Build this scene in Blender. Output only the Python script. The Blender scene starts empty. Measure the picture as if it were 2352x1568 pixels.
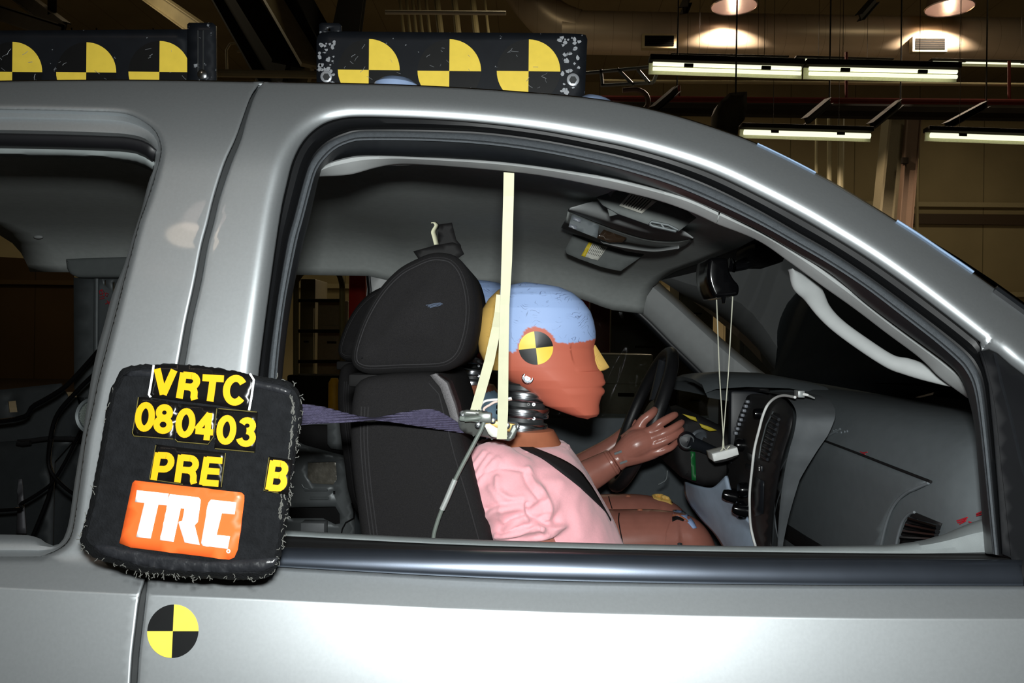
import bpy, bmesh, math, random
import numpy as np
from mathutils import Vector, Matrix
from mathutils.geometry import delaunay_2d_cdt

random.seed(7)
SC = bpy.context.scene
COL = SC.collection

# ------------------------------------------------------------------ camera
FOC = 1900.0
CAM = Vector((0.0, -1.8, 1.55))
_a = math.atan(47/1900.0)
_rho = math.radians(0.8)
FWD = Vector((-math.sin(_a), math.cos(_a), 0))
_r0 = Vector((math.cos(_a), math.sin(_a), 0))
_u0 = Vector((0, 0, 1))
RGT = _r0*math.cos(_rho) + _u0*math.sin(_rho)
UP = -_r0*math.sin(_rho) + _u0*math.cos(_rho)
cd = bpy.data.cameras.new('camera')
cam = bpy.data.objects.new('camera', cd)
COL.objects.link(cam)
cd.sensor_width = 36.0
cd.lens = FOC/2352*36
cd.clip_start = 0.02
cd.clip_end = 200
cam.matrix_world = Matrix(((RGT.x, UP.x, -FWD.x, CAM.x), (RGT.y, UP.y, -FWD.y, CAM.y), (RGT.z, UP.z, -FWD.z, CAM.z), (0, 0, 0, 1)))
SC.camera = cam

# ------------------------------------------------------------------ world, flash, exposure
w = bpy.data.worlds.new('hall_air')
SC.world = w
w.use_nodes = True
w.node_tree.nodes['Background'].inputs[0].default_value = (0.9, 0.72, 0.42, 1)
w.node_tree.nodes['Background'].inputs[1].default_value = 0.012
vs = SC.view_settings
vs.view_transform = 'Standard'
vs.look = 'None'
vs.gamma = 1
vs.use_curve_mapping = False
vs.exposure = 0.0

def area_light(name, loc, target, sx, sy, power, color=(1, 1, 1)):
    ld = bpy.data.lights.new(name, 'AREA')
    ld.shape = 'RECTANGLE'
    ld.size = sx
    ld.size_y = sy
    ld.energy = power
    ld.color = color
    o = bpy.data.objects.new(name, ld)
    COL.objects.link(o)
    o.location = loc
    o.rotation_euler = (Vector(target)-Vector(loc)).to_track_quat('-Z', 'Y').to_euler()
    return o
# the camera's own flash, mounted above the lens
FLASH_P = 22.0
area_light('camera_flash', (0.0, -1.80, 1.632), (0.02, 0.0, 1.42), 0.06, 0.035, FLASH_P, (0.96, 1.0, 0.985))

# ------------------------------------------------------------------ projection helpers
def ray(px, py):
    return FWD*FOC + RGT*(px-1176.0) - UP*(py-784.0)
def W(px, py, Y):
    d = ray(px, py)
    return CAM + d*((Y-CAM.y)/d.y)
def WX(px, py, X):
    d = ray(px, py)
    return CAM + d*((X-CAM.x)/d.x)
def WS(px, py, X0, dY):
    """point on the slanted plane X = X0 + dY*Y"""
    d = ray(px, py)
    t = (X0 + dY*CAM.y - CAM.x)/(d.x - dY*d.y)
    return CAM + d*t
def proj(p):
    v = Vector(p)-CAM
    z = v.dot(FWD)
    return (1176+FOC*v.dot(RGT)/z, 784-FOC*v.dot(UP)/z)

# ------------------------------------------------------------------ materials
MATS = {}
def lin(c):
    return tuple(((x/255.0)/12.92 if x/255.0 <= 0.04045 else ((x/255.0+0.055)/1.055)**2.4) for x in c)
def mat(name, rgb, rough=0.5, metal=0.0, spec=0.5, var=0.08, nscale=40.0, bump=0.0, bscale=400.0, coat=0.0, emit=None, estr=0.0, sheen=0.0, bdist=0.002, coatr=0.03):
    if name in MATS: return MATS[name]
    m = bpy.data.materials.new(name)
    m.use_nodes = True
    nt = m.node_tree
    b = nt.nodes['Principled BSDF']
    c = lin(rgb)
    tc = nt.nodes.new('ShaderNodeTexCoord')
    n = nt.nodes.new('ShaderNodeTexNoise')
    n.inputs['Scale'].default_value = nscale
    n.inputs['Detail'].default_value = 4
    nt.links.new(tc.outputs['Object'], n.inputs['Vector'])
    r = nt.nodes.new('ShaderNodeValToRGB')
    r.color_ramp.elements[0].position = 0.3
    r.color_ramp.elements[1].position = 0.7
    r.color_ramp.elements[0].color = tuple(max(0, x*(1-var)) for x in c)+(1,)
    r.color_ramp.elements[1].color = tuple(min(1, x*(1+var)) for x in c)+(1,)
    nt.links.new(n.outputs['Fac'], r.inputs['Fac'])
    nt.links.new(r.outputs['Color'], b.inputs['Base Color'])
    b.inputs['Roughness'].default_value = rough
    b.inputs['Metallic'].default_value = metal
    b.inputs['Specular IOR Level'].default_value = spec
    b.inputs['Coat Weight'].default_value = coat
    b.inputs['Coat Roughness'].default_value = coatr
    b.inputs['Sheen Weight'].default_value = sheen
    if bump > 0:
        n2 = nt.nodes.new('ShaderNodeTexNoise')
        n2.inputs['Scale'].default_value = bscale
        n2.inputs['Detail'].default_value = 3
        nt.links.new(tc.outputs['Object'], n2.inputs['Vector'])
        bp = nt.nodes.new('ShaderNodeBump')
        bp.inputs['Strength'].default_value = bump
        bp.inputs['Distance'].default_value = bdist
        nt.links.new(n2.outputs['Fac'], bp.inputs['Height'])
        nt.links.new(bp.outputs['Normal'], b.inputs['Normal'])
    if emit:
        b.inputs['Emission Color'].default_value = lin(emit)+(1,)
        b.inputs['Emission Strength'].default_value = estr
    MATS[name] = m
    return m
def glass_mat(name, tint=(0.9, 0.95, 0.93), refl=0.9):
    if name in MATS: return MATS[name]
    m = bpy.data.materials.new(name)
    m.use_nodes = True
    nt = m.node_tree
    for n in list(nt.nodes):
        if n.type != 'OUTPUT_MATERIAL': nt.nodes.remove(n)
    out = [n for n in nt.nodes if n.type == 'OUTPUT_MATERIAL'][0]
    t = nt.nodes.new('ShaderNodeBsdfTransparent')
    t.inputs[0].default_value = tint+(1,)
    g = nt.nodes.new('ShaderNodeBsdfGlossy')
    g.inputs['Roughness'].default_value = 0.02
    g.inputs[0].default_value = (refl, refl, refl, 1)
    fr = nt.nodes.new('ShaderNodeFresnel')
    fr.inputs[0].default_value = 1.5
    mx = nt.nodes.new('ShaderNodeMixShader')
    nt.links.new(fr.outputs[0], mx.inputs[0])
    nt.links.new(t.outputs[0], mx.inputs[1])
    nt.links.new(g.outputs[0], mx.inputs[2])
    nt.links.new(mx.outputs[0], out.inputs[0])
    MATS[name] = m
    return m

# ------------------------------------------------------------------ object helpers
def link(name, me, m=None, parent=None, smooth=True):
    o = bpy.data.objects.new(name, me)
    COL.objects.link(o)
    if m is not None:
        for x in (m if isinstance(m, (list, tuple)) else [m]):
            me.materials.append(x)
    if parent is not None:
        o.parent = parent
        o.matrix_parent_inverse = Matrix.Translation(-Vector(root_loc(parent)))
    if smooth:
        for p in me.polygons: p.use_smooth = True
    return o
def root_loc(o):
    return Vector(o.location) if o.type == 'EMPTY' else Vector((0, 0, 0))
def empty(name, loc, label=None, cat=None, group=None):
    o = bpy.data.objects.new(name, None)
    COL.objects.link(o)
    o.location = loc
    o.empty_display_size = 0.05
    if label: tag(o, label, cat, group)
    return o
def tag(o, label=None, cat=None, group=None, kind=None):
    if label: o['label'] = label
    if cat: o['category'] = cat
    if group: o['group'] = group
    if kind: o['kind'] = kind
    return o
def structure(o):
    o['kind'] = 'structure'
    return o
def autos(o, ang=35):
    """keep hard edges hard on smooth-shaded meshes"""
    me = o.data
    bm = bmesh.new(); bm.from_mesh(me)
    th = math.radians(ang)
    for e in bm.edges:
        if len(e.link_faces) == 2 and e.calc_face_angle(0) > th: e.smooth = False
    bm.to_mesh(me); bm.free()
    return o

class MB:
    """collects shapes of ONE part and links them as one mesh"""
    def __init__(s): s.v = []; s.f = []; s.m = []
    def add(s, vs, fs, mi=0):
        k = len(s.v)
        s.v += [tuple(v) for v in vs]
        s.f += [tuple(i+k for i in f) for f in fs]
        s.m += [mi]*len(fs)
        return s
    def box(s, c, size, rot=None, mi=0, bev=0.0):
        bm = bmesh.new()
        bmesh.ops.create_cube(bm, size=1)
        for v in bm.verts: v.co = Vector((v.co.x*size[0], v.co.y*size[1], v.co.z*size[2]))
        if bev > 0: bmesh.ops.bevel(bm, geom=bm.edges[:], offset=bev, segments=2, profile=0.5, affect='EDGES')
        M = rot.to_4x4() if rot is not None else Matrix.Identity(4)
        bm.verts.ensure_lookup_table()
        vs = [M @ v.co + Vector(c) for v in bm.verts]
        fs = [[v.index for v in f.verts] for f in bm.faces]
        bm.free()
        return s.add(vs, fs, mi)
    def grid(s, rows, closed_u=False, closed_v=False, mi=0, cap=False):
        """rows: list of rows of points (equal length)"""
        n = len(rows); k = len(rows[0])
        vs = [p for r in rows for p in r]
        fs = []
        for i in range(n if closed_v else n-1):
            for j in range(k if closed_u else k-1):
                a = i*k+j; b = i*k+(j+1) % k; c = ((i+1) % n)*k+(j+1) % k; d = ((i+1) % n)*k+j
                fs.append((a, b, c, d))
        if cap:
            fs.append(tuple(range(k))[::-1])
            fs.append(tuple((n-1)*k+j for j in range(k)))
        return s.add(vs, fs, mi)
    def tube(s, pts, r, seg=12, mi=0, cap=True, flat=1.0, upv=None):
        pts = [Vector(p) for p in pts]
        n = len(pts)
        rows = []
        prev = None
        for i, p in enumerate(pts):
            t = (pts[min(i+1, n-1)]-pts[max(i-1, 0)]).normalized()
            if prev is None:
                u = Vector(upv) if upv is not None else (Vector((0, 0, 1)) if abs(t.z) < 0.9 else Vector((1, 0, 0)))
            else: u = prev
            u = (u - t*u.dot(t)).normalized()
            b = t.cross(u)
            prev = u
            rr = r[i] if isinstance(r, (list, tuple)) else r
            rows.append([p + (u*math.cos(2*math.pi*j/seg) + b*math.sin(2*math.pi*j/seg)*flat)*rr for j in range(seg)])
        return s.grid(rows, closed_u=True, mi=mi, cap=cap)
    def lathe(s, prof, c, axis=(0, 0, 1), seg=32, mi=0, cap=False):
        """prof: (radius, height) pairs about an axis through c"""
        q = Vector((0, 0, 1)).rotation_difference(Vector(axis).normalized())
        rows = []
        for r, h in prof:
            rows.append([q @ Vector((r*math.cos(2*math.pi*j/seg), r*math.sin(2*math.pi*j/seg), h)) + Vector(c) for j in range(seg)])
        return s.grid(rows, closed_u=True, mi=mi, cap=cap)
    def sphere(s, c, r, seg=16, mi=0, scl=(1, 1, 1)):
        rows = []
        for i in range(seg//2+1):
            th = math.pi*i/(seg//2)
            rr = max(math.sin(th), 1e-4)
            rows.append([Vector(c)+Vector((r*scl[0]*rr*math.cos(2*math.pi*j/seg), r*scl[1]*rr*math.sin(2*math.pi*j/seg), r*scl[2]*math.cos(th))) for j in range(seg)])
        return s.grid(rows, closed_u=True, mi=mi, cap=True)
    def build(s, name, m, parent=None, smooth=True, hard=None):
        me = bpy.data.meshes.new(name)
        me.from_pydata(s.v, [], s.f)
        me.validate()
        o = link(name, me, m, parent, smooth)
        if len(s.m) == len(me.polygons):
            for p, mi in zip(me.polygons, s.m): p.material_index = mi
        bm = bmesh.new(); bm.from_mesh(me)
        bmesh.ops.recalc_face_normals(bm, faces=bm.faces[:])
        bm.to_mesh(me); bm.free()
        if smooth: autos(o, hard if hard else 35)
        return o

# ------------------------------------------------------------------ 2-D outline helpers
def catmull(pts, n=8, closed=False):
    P = [np.array(p, float) for p in pts]
    out = []
    m = len(P)
    rng = range(m) if closed else range(m-1)
    for i in rng:
        p0 = P[(i-1) % m] if closed or i > 0 else 2*P[0]-P[1]
        p1 = P[i]; p2 = P[(i+1) % m]
        p3 = P[(i+2) % m] if closed or i+2 < m else 2*P[-1]-P[-2]
        for k in range(n):
            t = k/n
            out.append(0.5*((2*p1)+(-p0+p2)*t+(2*p0-5*p1+4*p2-p3)*t*t+(-p0+3*p1-3*p2+p3)*t**3))
    if not closed: out.append(P[-1])
    return np.array(out)
def resample(pts, n, closed=False):
    P = np.array(pts, float)
    if closed: P = np.vstack([P, P[:1]])
    d = np.r_[0, np.cumsum(np.linalg.norm(np.diff(P, axis=0), axis=1))]
    t = np.linspace(0, d[-1], n+1 if closed else n)
    if closed: t = t[:-1]
    return np.stack([np.interp(t, d, P[:, k]) for k in range(P.shape[1])], 1)
def polylen(P):
    P = np.array(P, float)
    return np.linalg.norm(np.diff(P, axis=0), axis=1).sum()
def dist_poly(Q, P, closed=False):
    Q = np.atleast_2d(np.array(Q, float)); P = np.array(P, float)
    if closed: P = np.vstack([P, P[:1]])
    best = np.full(len(Q), 1e9)
    for a, b in zip(P[:-1], P[1:]):
        ab = b-a
        L = (ab**2).sum()
        if L < 1e-12: continue
        t = np.clip(((Q-a)@ab)/L, 0, 1)
        best = np.minimum(best, np.linalg.norm(Q-(a+t[:, None]*ab), axis=1))
    return best
def inside(Q, P):
    Q = np.atleast_2d(np.array(Q, float)); P = np.array(P, float)
    c = np.zeros(len(Q), bool)
    j = len(P)-1
    for i in range(len(P)):
        xi, yi = P[i]; xj, yj = P[j]
        if yi != yj:
            cond = ((yi > Q[:, 1]) != (yj > Q[:, 1])) & (Q[:, 0] < (xj-xi)*(Q[:, 1]-yi)/(yj-yi)+xi)
            c ^= cond
        j = i
    return c
def offset_line(P, d, closed=False):
    P = np.array(P, float)
    n = len(P)
    out = []
    for i in range(n):
        a = P[(i-1) % n] if closed or i > 0 else P[i]
        b = P[(i+1) % n] if closed or i < n-1 else P[i]
        t = b-a
        t = t/(np.linalg.norm(t)+1e-9)
        out.append(P[i]+d*np.array([-t[1], t[0]]))
    return np.array(out)
def triangulate(outer, holes=(), step=20.0, rings=()):
    """fills an outline with a dense triangle mesh; returns 2-D points and faces"""
    def rs(P):
        P = [np.array(p, float) for p in P]
        out = []
        for a, b in zip(P, P[1:]+P[:1]):
            L = np.linalg.norm(b-a)
            if L < 0.05: continue
            k = max(1, int(round(L/step)))
            out += [a+(b-a)*i/k for i in range(k)]
        Q = [out[0]]
        for p in out[1:]:
            if np.linalg.norm(p-Q[-1]) > min(2.0, step*0.2): Q.append(p)
        return np.array(Q)
    loops = [rs(outer)]+[rs(h) for h in holes]
    V = []; E = []
    for L in loops:
        k = len(V)
        V += [tuple(p) for p in L]
        E += [(k+i, k+(i+1) % len(L)) for i in range(len(L))]
    O = loops[0]
    x0, y0 = O.min(0); x1, y1 = O.max(0)
    gx, gy = np.meshgrid(np.arange(x0, x1, step), np.arange(y0, y1, step*0.87))
    gx = gx + (np.arange(gx.shape[0]) % 2)[:, None]*step*0.5
    G = np.stack([gx.ravel(), gy.ravel()], 1)
    ext = [np.array(r) for r in rings]
    def ok(Q, m):
        k = inside(Q, O)
        for h in loops[1:]: k &= ~inside(Q, h)
        for L in loops: 
            if m > 0: k &= dist_poly(Q, L, True) > m
        return k
    G = G[ok(G, step*0.5)]
    for r in ext:
        if len(G): G = G[dist_poly(G, r) > step*0.35]
    for r in ext:
        r = r[ok(r, 0.5)]
        V += [tuple(p) for p in r]
    V += [tuple(p) for p in G]
    vo, eo, fo, _, _, _ = delaunay_2d_cdt([Vector(v) for v in V], E, [], 0, 1e-4)
    vo = np.array([tuple(v) for v in vo])
    fo = [tuple(f) for f in fo]
    C = np.array([vo[list(f)].mean(0) for f in fo])
    k = inside(C, O)
    for h in loops[1:]: k &= ~inside(C, h)
    return vo, [f for f, q in zip(fo, k) if q]
def surf_mesh(name, vo, fo, fn, m, parent=None, solid=0.0, hard=40):
    """2-D triangulation lifted to 3-D by fn(array of 2-D points) -> list of vectors"""
    me = bpy.data.meshes.new(name)
    me.from_pydata([tuple(p) for p in fn(vo)], [], fo)
    o = link(name, me, m, parent)
    bm = bmesh.new(); bm.from_mesh(me)
    bmesh.ops.delete(bm, geom=[v for v in bm.verts if not v.link_faces], context='VERTS')
    bmesh.ops.recalc_face_normals(bm, faces=bm.faces[:])
    # face the camera
    s = 0
    for f in bm.faces: s += f.normal.dot(CAM-f.calc_center_median())*f.calc_area()
    if s < 0: bmesh.ops.reverse_faces(bm, faces=bm.faces[:])
    bm.to_mesh(me); bm.free()
    autos(o, hard)
    if solid:
        md = o.modifiers.new('thick', 'SOLIDIFY')
        md.thickness = solid
        md.offset = -1
    return o
def plate(name, outline, Yf, m, parent=None, holes=(), step=20, solid=0.003, hard=40):
    """panel traced on a surface whose Y is Yf(px, py) or a constant"""
    vo, fo = triangulate(outline, holes, step)
    f = Yf if callable(Yf) else (lambda x, y: Yf)
    return surf_mesh(name, vo, fo, lambda V: [W(x, y, f(x, y)) for x, y in V], m, parent, solid, hard)
def prism(name, outline, Yref, Y0, Y1, m, parent=None, r=0.01, bulge=0.0, step=None, seg=4, fn=None, hard=50, closed_n=90):
    """solid whose side outline (traced at depth Yref) runs from Y0 to Y1 with rounded rims and puffed faces"""
    P = np.array([[W(x, y, Yref).x, W(x, y, Yref).z] for x, y in outline])
    P = resample(P, closed_n, True)
    A = 0.5*sum(P[i][0]*P[(i+1) % len(P)][1]-P[(i+1) % len(P)][0]*P[i][1] for i in range(len(P)))
    sgn = 1 if A > 0 else -1     # offset_line +d = left = inside for ccw
    mb = MB()
    rows = []
    def ring(d, y):
        Q = offset_line(P, sgn*d, True) if d > 0 else P
        return [Vector((q[0], y, q[1])) for q in Q]
    for i in range(seg+1):
        th = math.pi/2*i/seg
        rows.append(ring(r*(1-math.sin(th)), Y0+r-r*math.cos(th)))
    n = 3
    for i in range(1, n): rows.append(ring(0, Y0+r+(Y1-Y0-2*r)*i/n))
    for i in range(seg, -1, -1):
        th = math.pi/2*i/seg
        rows.append(ring(r*(1-math.sin(th)), Y1 - r + r*math.cos(th)))
    mb.grid(rows, closed_u=True)
    # faces, puffed
    st = step or max(0.012, math.sqrt(abs(A))/14)
    for Y, sg, idx in ((Y0, -1, 0), (Y1, 1, -1)):
        Q = np.array([[v.x, v.z] for v in rows[idx]])
        V2 = [tuple(p) for p in Q]
        E = [(i, (i+1) % len(Q)) for i in range(len(Q))]
        x0, y0 = Q.min(0); x1, y1 = Q.max(0)
        gx, gy = np.meshgrid(np.arange(x0, x1, st), np.arange(y0, y1, st))
        G = np.stack([gx.ravel(), gy.ravel()], 1)
        if len(G):
            G = G[inside(G, Q)]
        if len(G): G = G[dist_poly(G, Q, True) > st*0.4]
        V2 += [tuple(p) for p in G]
        vo, eo, fo, _, _, _ = delaunay_2d_cdt([Vector(v) for v in V2], E, [], 0, 1e-5)
        vo = np.array([tuple(v) for v in vo])
        C = np.array([vo[list(f)].mean(0) for f in fo])
        k = inside(C, Q)
        D = dist_poly(vo, Q, True)
        mx = max(D.max(), 1e-6)
        h = bulge*(1-(1-D/mx)**2)
        mb.add([Vector((v[0], Y+sg*b, v[1])) for v, b in zip(vo, h)], [tuple(f) for f, q in zip(fo, k) if q])
    o = mb.build(name, m, parent, True, hard)
    me = o.data
    bm = bmesh.new(); bm.from_mesh(me)
    bmesh.ops.remove_doubles(bm, verts=bm.verts[:], dist=1e-5)
    bmesh.ops.recalc_face_normals(bm, faces=bm.faces[:])
    for e in bm.edges: e.smooth = not (len(e.link_faces) == 2 and e.calc_face_angle(0) > math.radians(hard))
    bm.to_mesh(me); bm.free()
    return o
def bar(name, pts, r, m, parent=None, seg=12, flat=1.0, upv=None):
    return MB().tube(pts, r, seg, flat=flat, upv=upv).build(name, m, parent)
def strip3(name, curves, m, parent=None, n=160, solid=0.0, hard=40, sub=1):
    """loft through several traced curves; each curve = (pixel polyline, Y or Yf, dY)"""
    rows = []
    for c, Yf in curves:
        R = resample(c, n)
        rows.append([W(x, y, Yf(x, y) if callable(Yf) else Yf) for x, y in R])
    mb = MB().grid(rows)
    o = mb.build(name, m, parent, True, hard)
    if solid:
        md = o.modifiers.new('thick', 'SOLIDIFY'); md.thickness = solid; md.offset = 0
    return o
# ================================================================== MATERIALS OF THE TRUCK
def paint_mat():
    m = mat('silver_paint', (189, 194, 197), 0.47, 0.86, 0.5, 0.03, 300, coat=0.35, coatr=0.04)
    nt = m.node_tree
    b = nt.nodes['Principled BSDF']
    return m
PAINT = paint_mat()
PAINT_IN = mat('grey_primer_metal', (96, 102, 104), 0.42, 0.35, 0.5, 0.05, 60)
RUBBER = mat('black_rubber', (20, 22, 25), 0.38, 0, 0.5, 0.1, 90)
FELT = mat('dark_seal_felt', (62, 66, 70), 0.8, 0, 0.3, 0.12, 260, bump=0.5, bscale=900, bdist=0.001)
GLOSSBLK = mat('gloss_black_plastic', (9, 9, 11), 0.16, 0, 0.5, 0.1, 60)
SATINBLK = mat('satin_black_plastic', (24, 27, 32), 0.45, 0, 0.4, 0.06, 30)
MOULD = mat('satin_black_moulding', (76, 82, 92), 0.36, 0.85, 0.5, 0.06, 30, bump=0.03, bscale=1200, bdist=0.0005)
TRIM = mat('light_grey_trim', (150, 153, 153), 0.62, 0, 0.35, 0.04, 40, bump=0.15, bscale=1500, bdist=0.0006)
HEADL = mat('grey_headliner_cloth', (176, 181, 179), 0.95, 0, 0.15, 0.05, 60, bump=0.25, bscale=1500, bdist=0.0006)
DASHM = mat('dark_grey_dash', (93, 99, 102), 0.6, 0, 0.35, 0.05, 50, bump=0.2, bscale=1300, bdist=0.0005)
DASHL = mat('mid_grey_dash_rim', (104, 109, 113), 0.55, 0, 0.35, 0.05, 50)
DOORIN = mat('dark_grey_door_liner', (74, 80, 84), 0.7, 0, 0.3, 0.06, 40)
BLK = mat('matte_black', (14, 13, 14), 0.7, 0, 0.3, 0.1, 60)
FABRIC = mat('black_seat_fabric', (33, 32, 33), 0.95, 0, 0.15, 0.22, 700, bump=0.7, bscale=1300, bdist=0.001)
FABRICG = mat('grey_seat_fabric', (120, 118, 120), 0.95, 0, 0.15, 0.3, 900, bump=0.6, bscale=1300, bdist=0.001)
YEL = mat('target_yellow', (243, 212, 78), 0.45, 0, 0.4, 0.04, 60)
TBLK = mat('target_black', (16, 17, 18), 0.42, 0, 0.4, 0.1, 60)

truck = empty('pickup_truck', (0.2, 0.0, 0.0), 'silver pickup truck cab with open side windows, parked inside a test hall', 'pickup truck')
T = truck

# ------------------------------------------------------------------ traced lines (2352x1568 frame)
SIL = catmull([(-460, 196), (-200, 189), (0, 185), (150, 183), (300, 182.5), (450, 184), (600, 187), (750, 189.5), (900, 193), (1050, 200), (1200, 210), (1345, 223), (1450, 240), (1565, 268), (1703, 314), (1790, 353), (1872, 395), (1948, 438), (2086, 523), (2159, 572), (2232, 622), (2352, 708), (2430, 766)], 8)
L0 = catmull([(560, 1240), (575, 1080), (588, 940), (596, 851), (615, 700), (643, 503), (660, 420), (675, 365), (700, 320), (738, 287), (782, 272), (836, 268), (972, 272), (1108, 282), (1244, 299), (1380, 324), (1450, 339), (1550, 367), (1642, 400), (1740, 447), (1833, 496), (1910, 541), (1995, 594), (2082, 655), (2170, 722), (2251, 786)], 8)
MOUT = [(560, 1297), (655, 1301), (1000, 1320), (1300, 1332), (1747, 1340), (2352, 1343), (2450, 1343)]
def interp(P, x):
    P = np.array(P, float)
    return float(np.interp(x, P[:, 0], P[:, 1]))
PSH = [(-480, 1246), (0, 1276), (300, 1287), (655, 1301), (1000, 1320), (1300, 1332), (1747, 1340), (2352, 1343), (2500, 1343)]
PCR = [(-480, 1322), (0, 1350), (310, 1365), (600, 1377), (1000, 1397), (1300, 1408), (1600, 1415), (2000, 1421), (2352, 1422), (2500, 1421)]
_zs = {}
def zshoulder(px):
    return W(px, interp(PSH, px), -0.955).z
def body_raw(px, py, dsil):
    ps = interp(PSH, px); pc = interp(PCR, px)
    if py > pc:
        dz = (py-pc)*0.80/FOC
        return -0.985 - 0.05*dz - 0.030*math.sin(min(dz/0.16, 1)*math.pi*0.5)*0.5
    if py > ps:
        t = (py-ps)/(pc-ps)
        return -0.955 - 0.030*(t**0.95)
    zs = zshoulder(px)
    Y = -0.955
    for _ in range(4):
        z = W(px, py, Y).z
        dz = max(0, z-zs)
        Y = -0.955 + 0.17*dz + 0.22*dz*dz
    u = dsil*0.98/FOC
    r = 0.135
    v = r*math.sin(math.radians(52))-u
    if v > 0:
        th = math.asin(min(1, v/r))
        Y += r*(1-math.cos(th))
    return Y
def body(px, py):
    d = dist_poly([(px, py)], SIL)[0]
    return body_raw(px, py, d)
LIPR = 44.0
def body_panel(name, outer, lips, lr=LIPR, step=17, rings_d=(4, 8, 12, 16, 21, 26, 32, 38, 45, 54), m=None, parent=None, gap=(), side=-1, extra=None):
    rings = [offset_line(resample(SIL, 260), d) for d in (7, 14, 22)]
    for L in lips:
        R = resample(L, max(6, int(polylen(L)/9)))
        for d in rings_d: rings.append(offset_line(R, side*d))
    for L in gap:
        R = resample(L, max(6, int(polylen(L)/10)))
        for d in (4, 8): rings += [offset_line(R, d), offset_line(R, -d)]
    for pc, ds_ in ((PSH, (12, 22)), (PCR, (-7, -3, 0, 3, 7))):
        R = resample(catmull(pc, 6), 170)
        for d in ds_: rings.append(R+np.array([0, d]))
    vo, fo = triangulate(outer, (), step, rings)
    ds = dist_poly(vo, SIL)
    dl = np.full(len(vo), 1e9)
    for L in lips: dl = np.minimum(dl, dist_poly(vo, L))
    dg = np.full(len(vo), 1e9)
    for L in gap: dg = np.minimum(dg, dist_poly(vo, L))
    def fn(V):
        out = []
        for i, (x, y) in enumerate(V):
            Y = body_raw(x, y, ds[i])
            if dl[i] < lr:
                q = lr-dl[i]
                Y += (0.92*q*q/lr)*0.95/FOC
            if dg[i] < 6:
                q = 6-dg[i]
                Y += q*q/9*0.9/FOC
            if extra: Y += extra(x, y)
            out.append(W(x, y, Y))
        return out
    return surf_mesh(name, vo, fo, fn, m or PAINT, parent, 0.004, 60)

# ------------------------------------------------------------------ front door skin (one pressed panel with its window frame)
GAP_R = catmull([(606, 187), (597, 200), (583, 225), (566, 275), (553, 320), (531, 374), (505, 450), (490, 512), (476, 565), (461, 649), (440, 740), (424, 834), (400, 950), (372, 1110), (348, 1250), (340, 1324), (334, 1371), (326, 1440), (318, 1510), (312, 1610)], 4)
GAP_L = catmull([(598, 187), (588, 200), (574, 225), (556, 275), (540, 320), (516, 374), (492, 450), (477, 512), (463, 565), (447, 649), (427, 740), (410, 834), (386, 950), (358, 1110), (338, 1250), (334, 1324), (321, 1371), (312, 1440), (304, 1510), (298, 1610)], 4)
sil_r = np.array([p for p in SIL if p[0] > 606])
outer = np.vstack([sil_r, [(2432, 918), (2352, 862), (2320, 838), (2290, 812), (2272, 803), (2254, 806), (2251, 786)], L0[::-1][1:], [(560, 1297)], (resample(MOUT, 30)+np.array([0, 2.5]))[1:], [(2450, 1615), (312, 1615)], GAP_R[::-1]])
LIP1 = np.vstack([L0, [(2254, 804), (2272, 803), (2290, 812), (2320, 838), (2352, 862), (2432, 918)]])
front_door = body_panel('front_door', outer, [LIP1], parent=T, gap=[GAP_R])
# ------------------------------------------------------------------ rear door skin with its recessed window flange
FO = catmull([(-460, 251), (0, 252), (200, 256), (270, 259), (305, 266), (340, 286), (358, 303), (367, 325), (369, 352), (357, 400), (338, 460), (320, 510), (300, 585), (283, 650), (268, 709), (247, 790), (226, 872), (212, 940), (198, 1000), (184, 1100), (172, 1183), (164, 1225), (152, 1247), (130, 1263), (96, 1275), (40, 1278), (-460, 1277)], 5)
sil_l = np.array([p for p in SIL if p[0] < 597])
outer = np.vstack([sil_l, GAP_L, [(298, 1615), (-470, 1615)], FO[::-1]])
rear_door = body_panel('rear_door', outer, [FO], lr=14, rings_d=(2, 4, 7, 10, 14, 20), parent=T, gap=[GAP_L])
IN = catmull([(-460, 308), (0, 310), (150, 313), (289, 318), (318, 321), (340, 330), (352, 345), (356, 362), (352, 390), (343, 412), (334, 445), (326, 478), (314, 515), (300, 560), (291, 590), (283, 615), (270, 645), (262, 665), (252, 696), (238, 750), (224, 800), (209, 872), (200, 930), (191, 991), (174, 1090), (161, 1183), (154, 1215), (144, 1240), (125, 1254), (100, 1243), (80, 1232), (0, 1227), (-460, 1225)], 5)
def bo(d): return lambda x, y: body(x, y)+d
n = 150
fo_ = resample(FO, n); in_ = resample(IN, n)
mids = [fo_*(1-t)+in_*t for t in (0.0, 0.12, 0.3, 0.55, 0.8, 1.0)]
dys = (0.0075, 0.022, 0.030, 0.031, 0.036, 0.055)
flange = strip3('window_flange', [(c, bo(d)) for c, d in zip(mids, dys)], PAINT, rear_door, n)
sb_ = strip3('upper_window_seal', [([(-460, 306), (0, 308), (150, 311), (290, 316), (335, 326), (358, 346)], -.80), ([(-460, 326), (0, 328), (150, 331), (290, 336), (330, 346), (352, 366)], -.79), ([(-460, 338), (0, 340), (150, 343), (280, 348), (325, 354), (352, 372)], -.77)], mat('upper_seal_black', (14, 14, 17), .5), rear_door, 40, .004)
strip3('rear_rail_trim', [([(-460, 338), (0, 340), (150, 342), (290, 347), (330, 352), (356, 376)], -.775), ([(-460, 348), (0, 350), (150, 351), (290, 358), (330, 364), (352, 382)], -.77), ([(-460, 356), (0, 357), (150, 359), (250, 363), (310, 374), (352, 392)], -.75)], mat('mid_grey_trim', (112, 118, 118), .7), rear_door, 40, .003)
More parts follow.
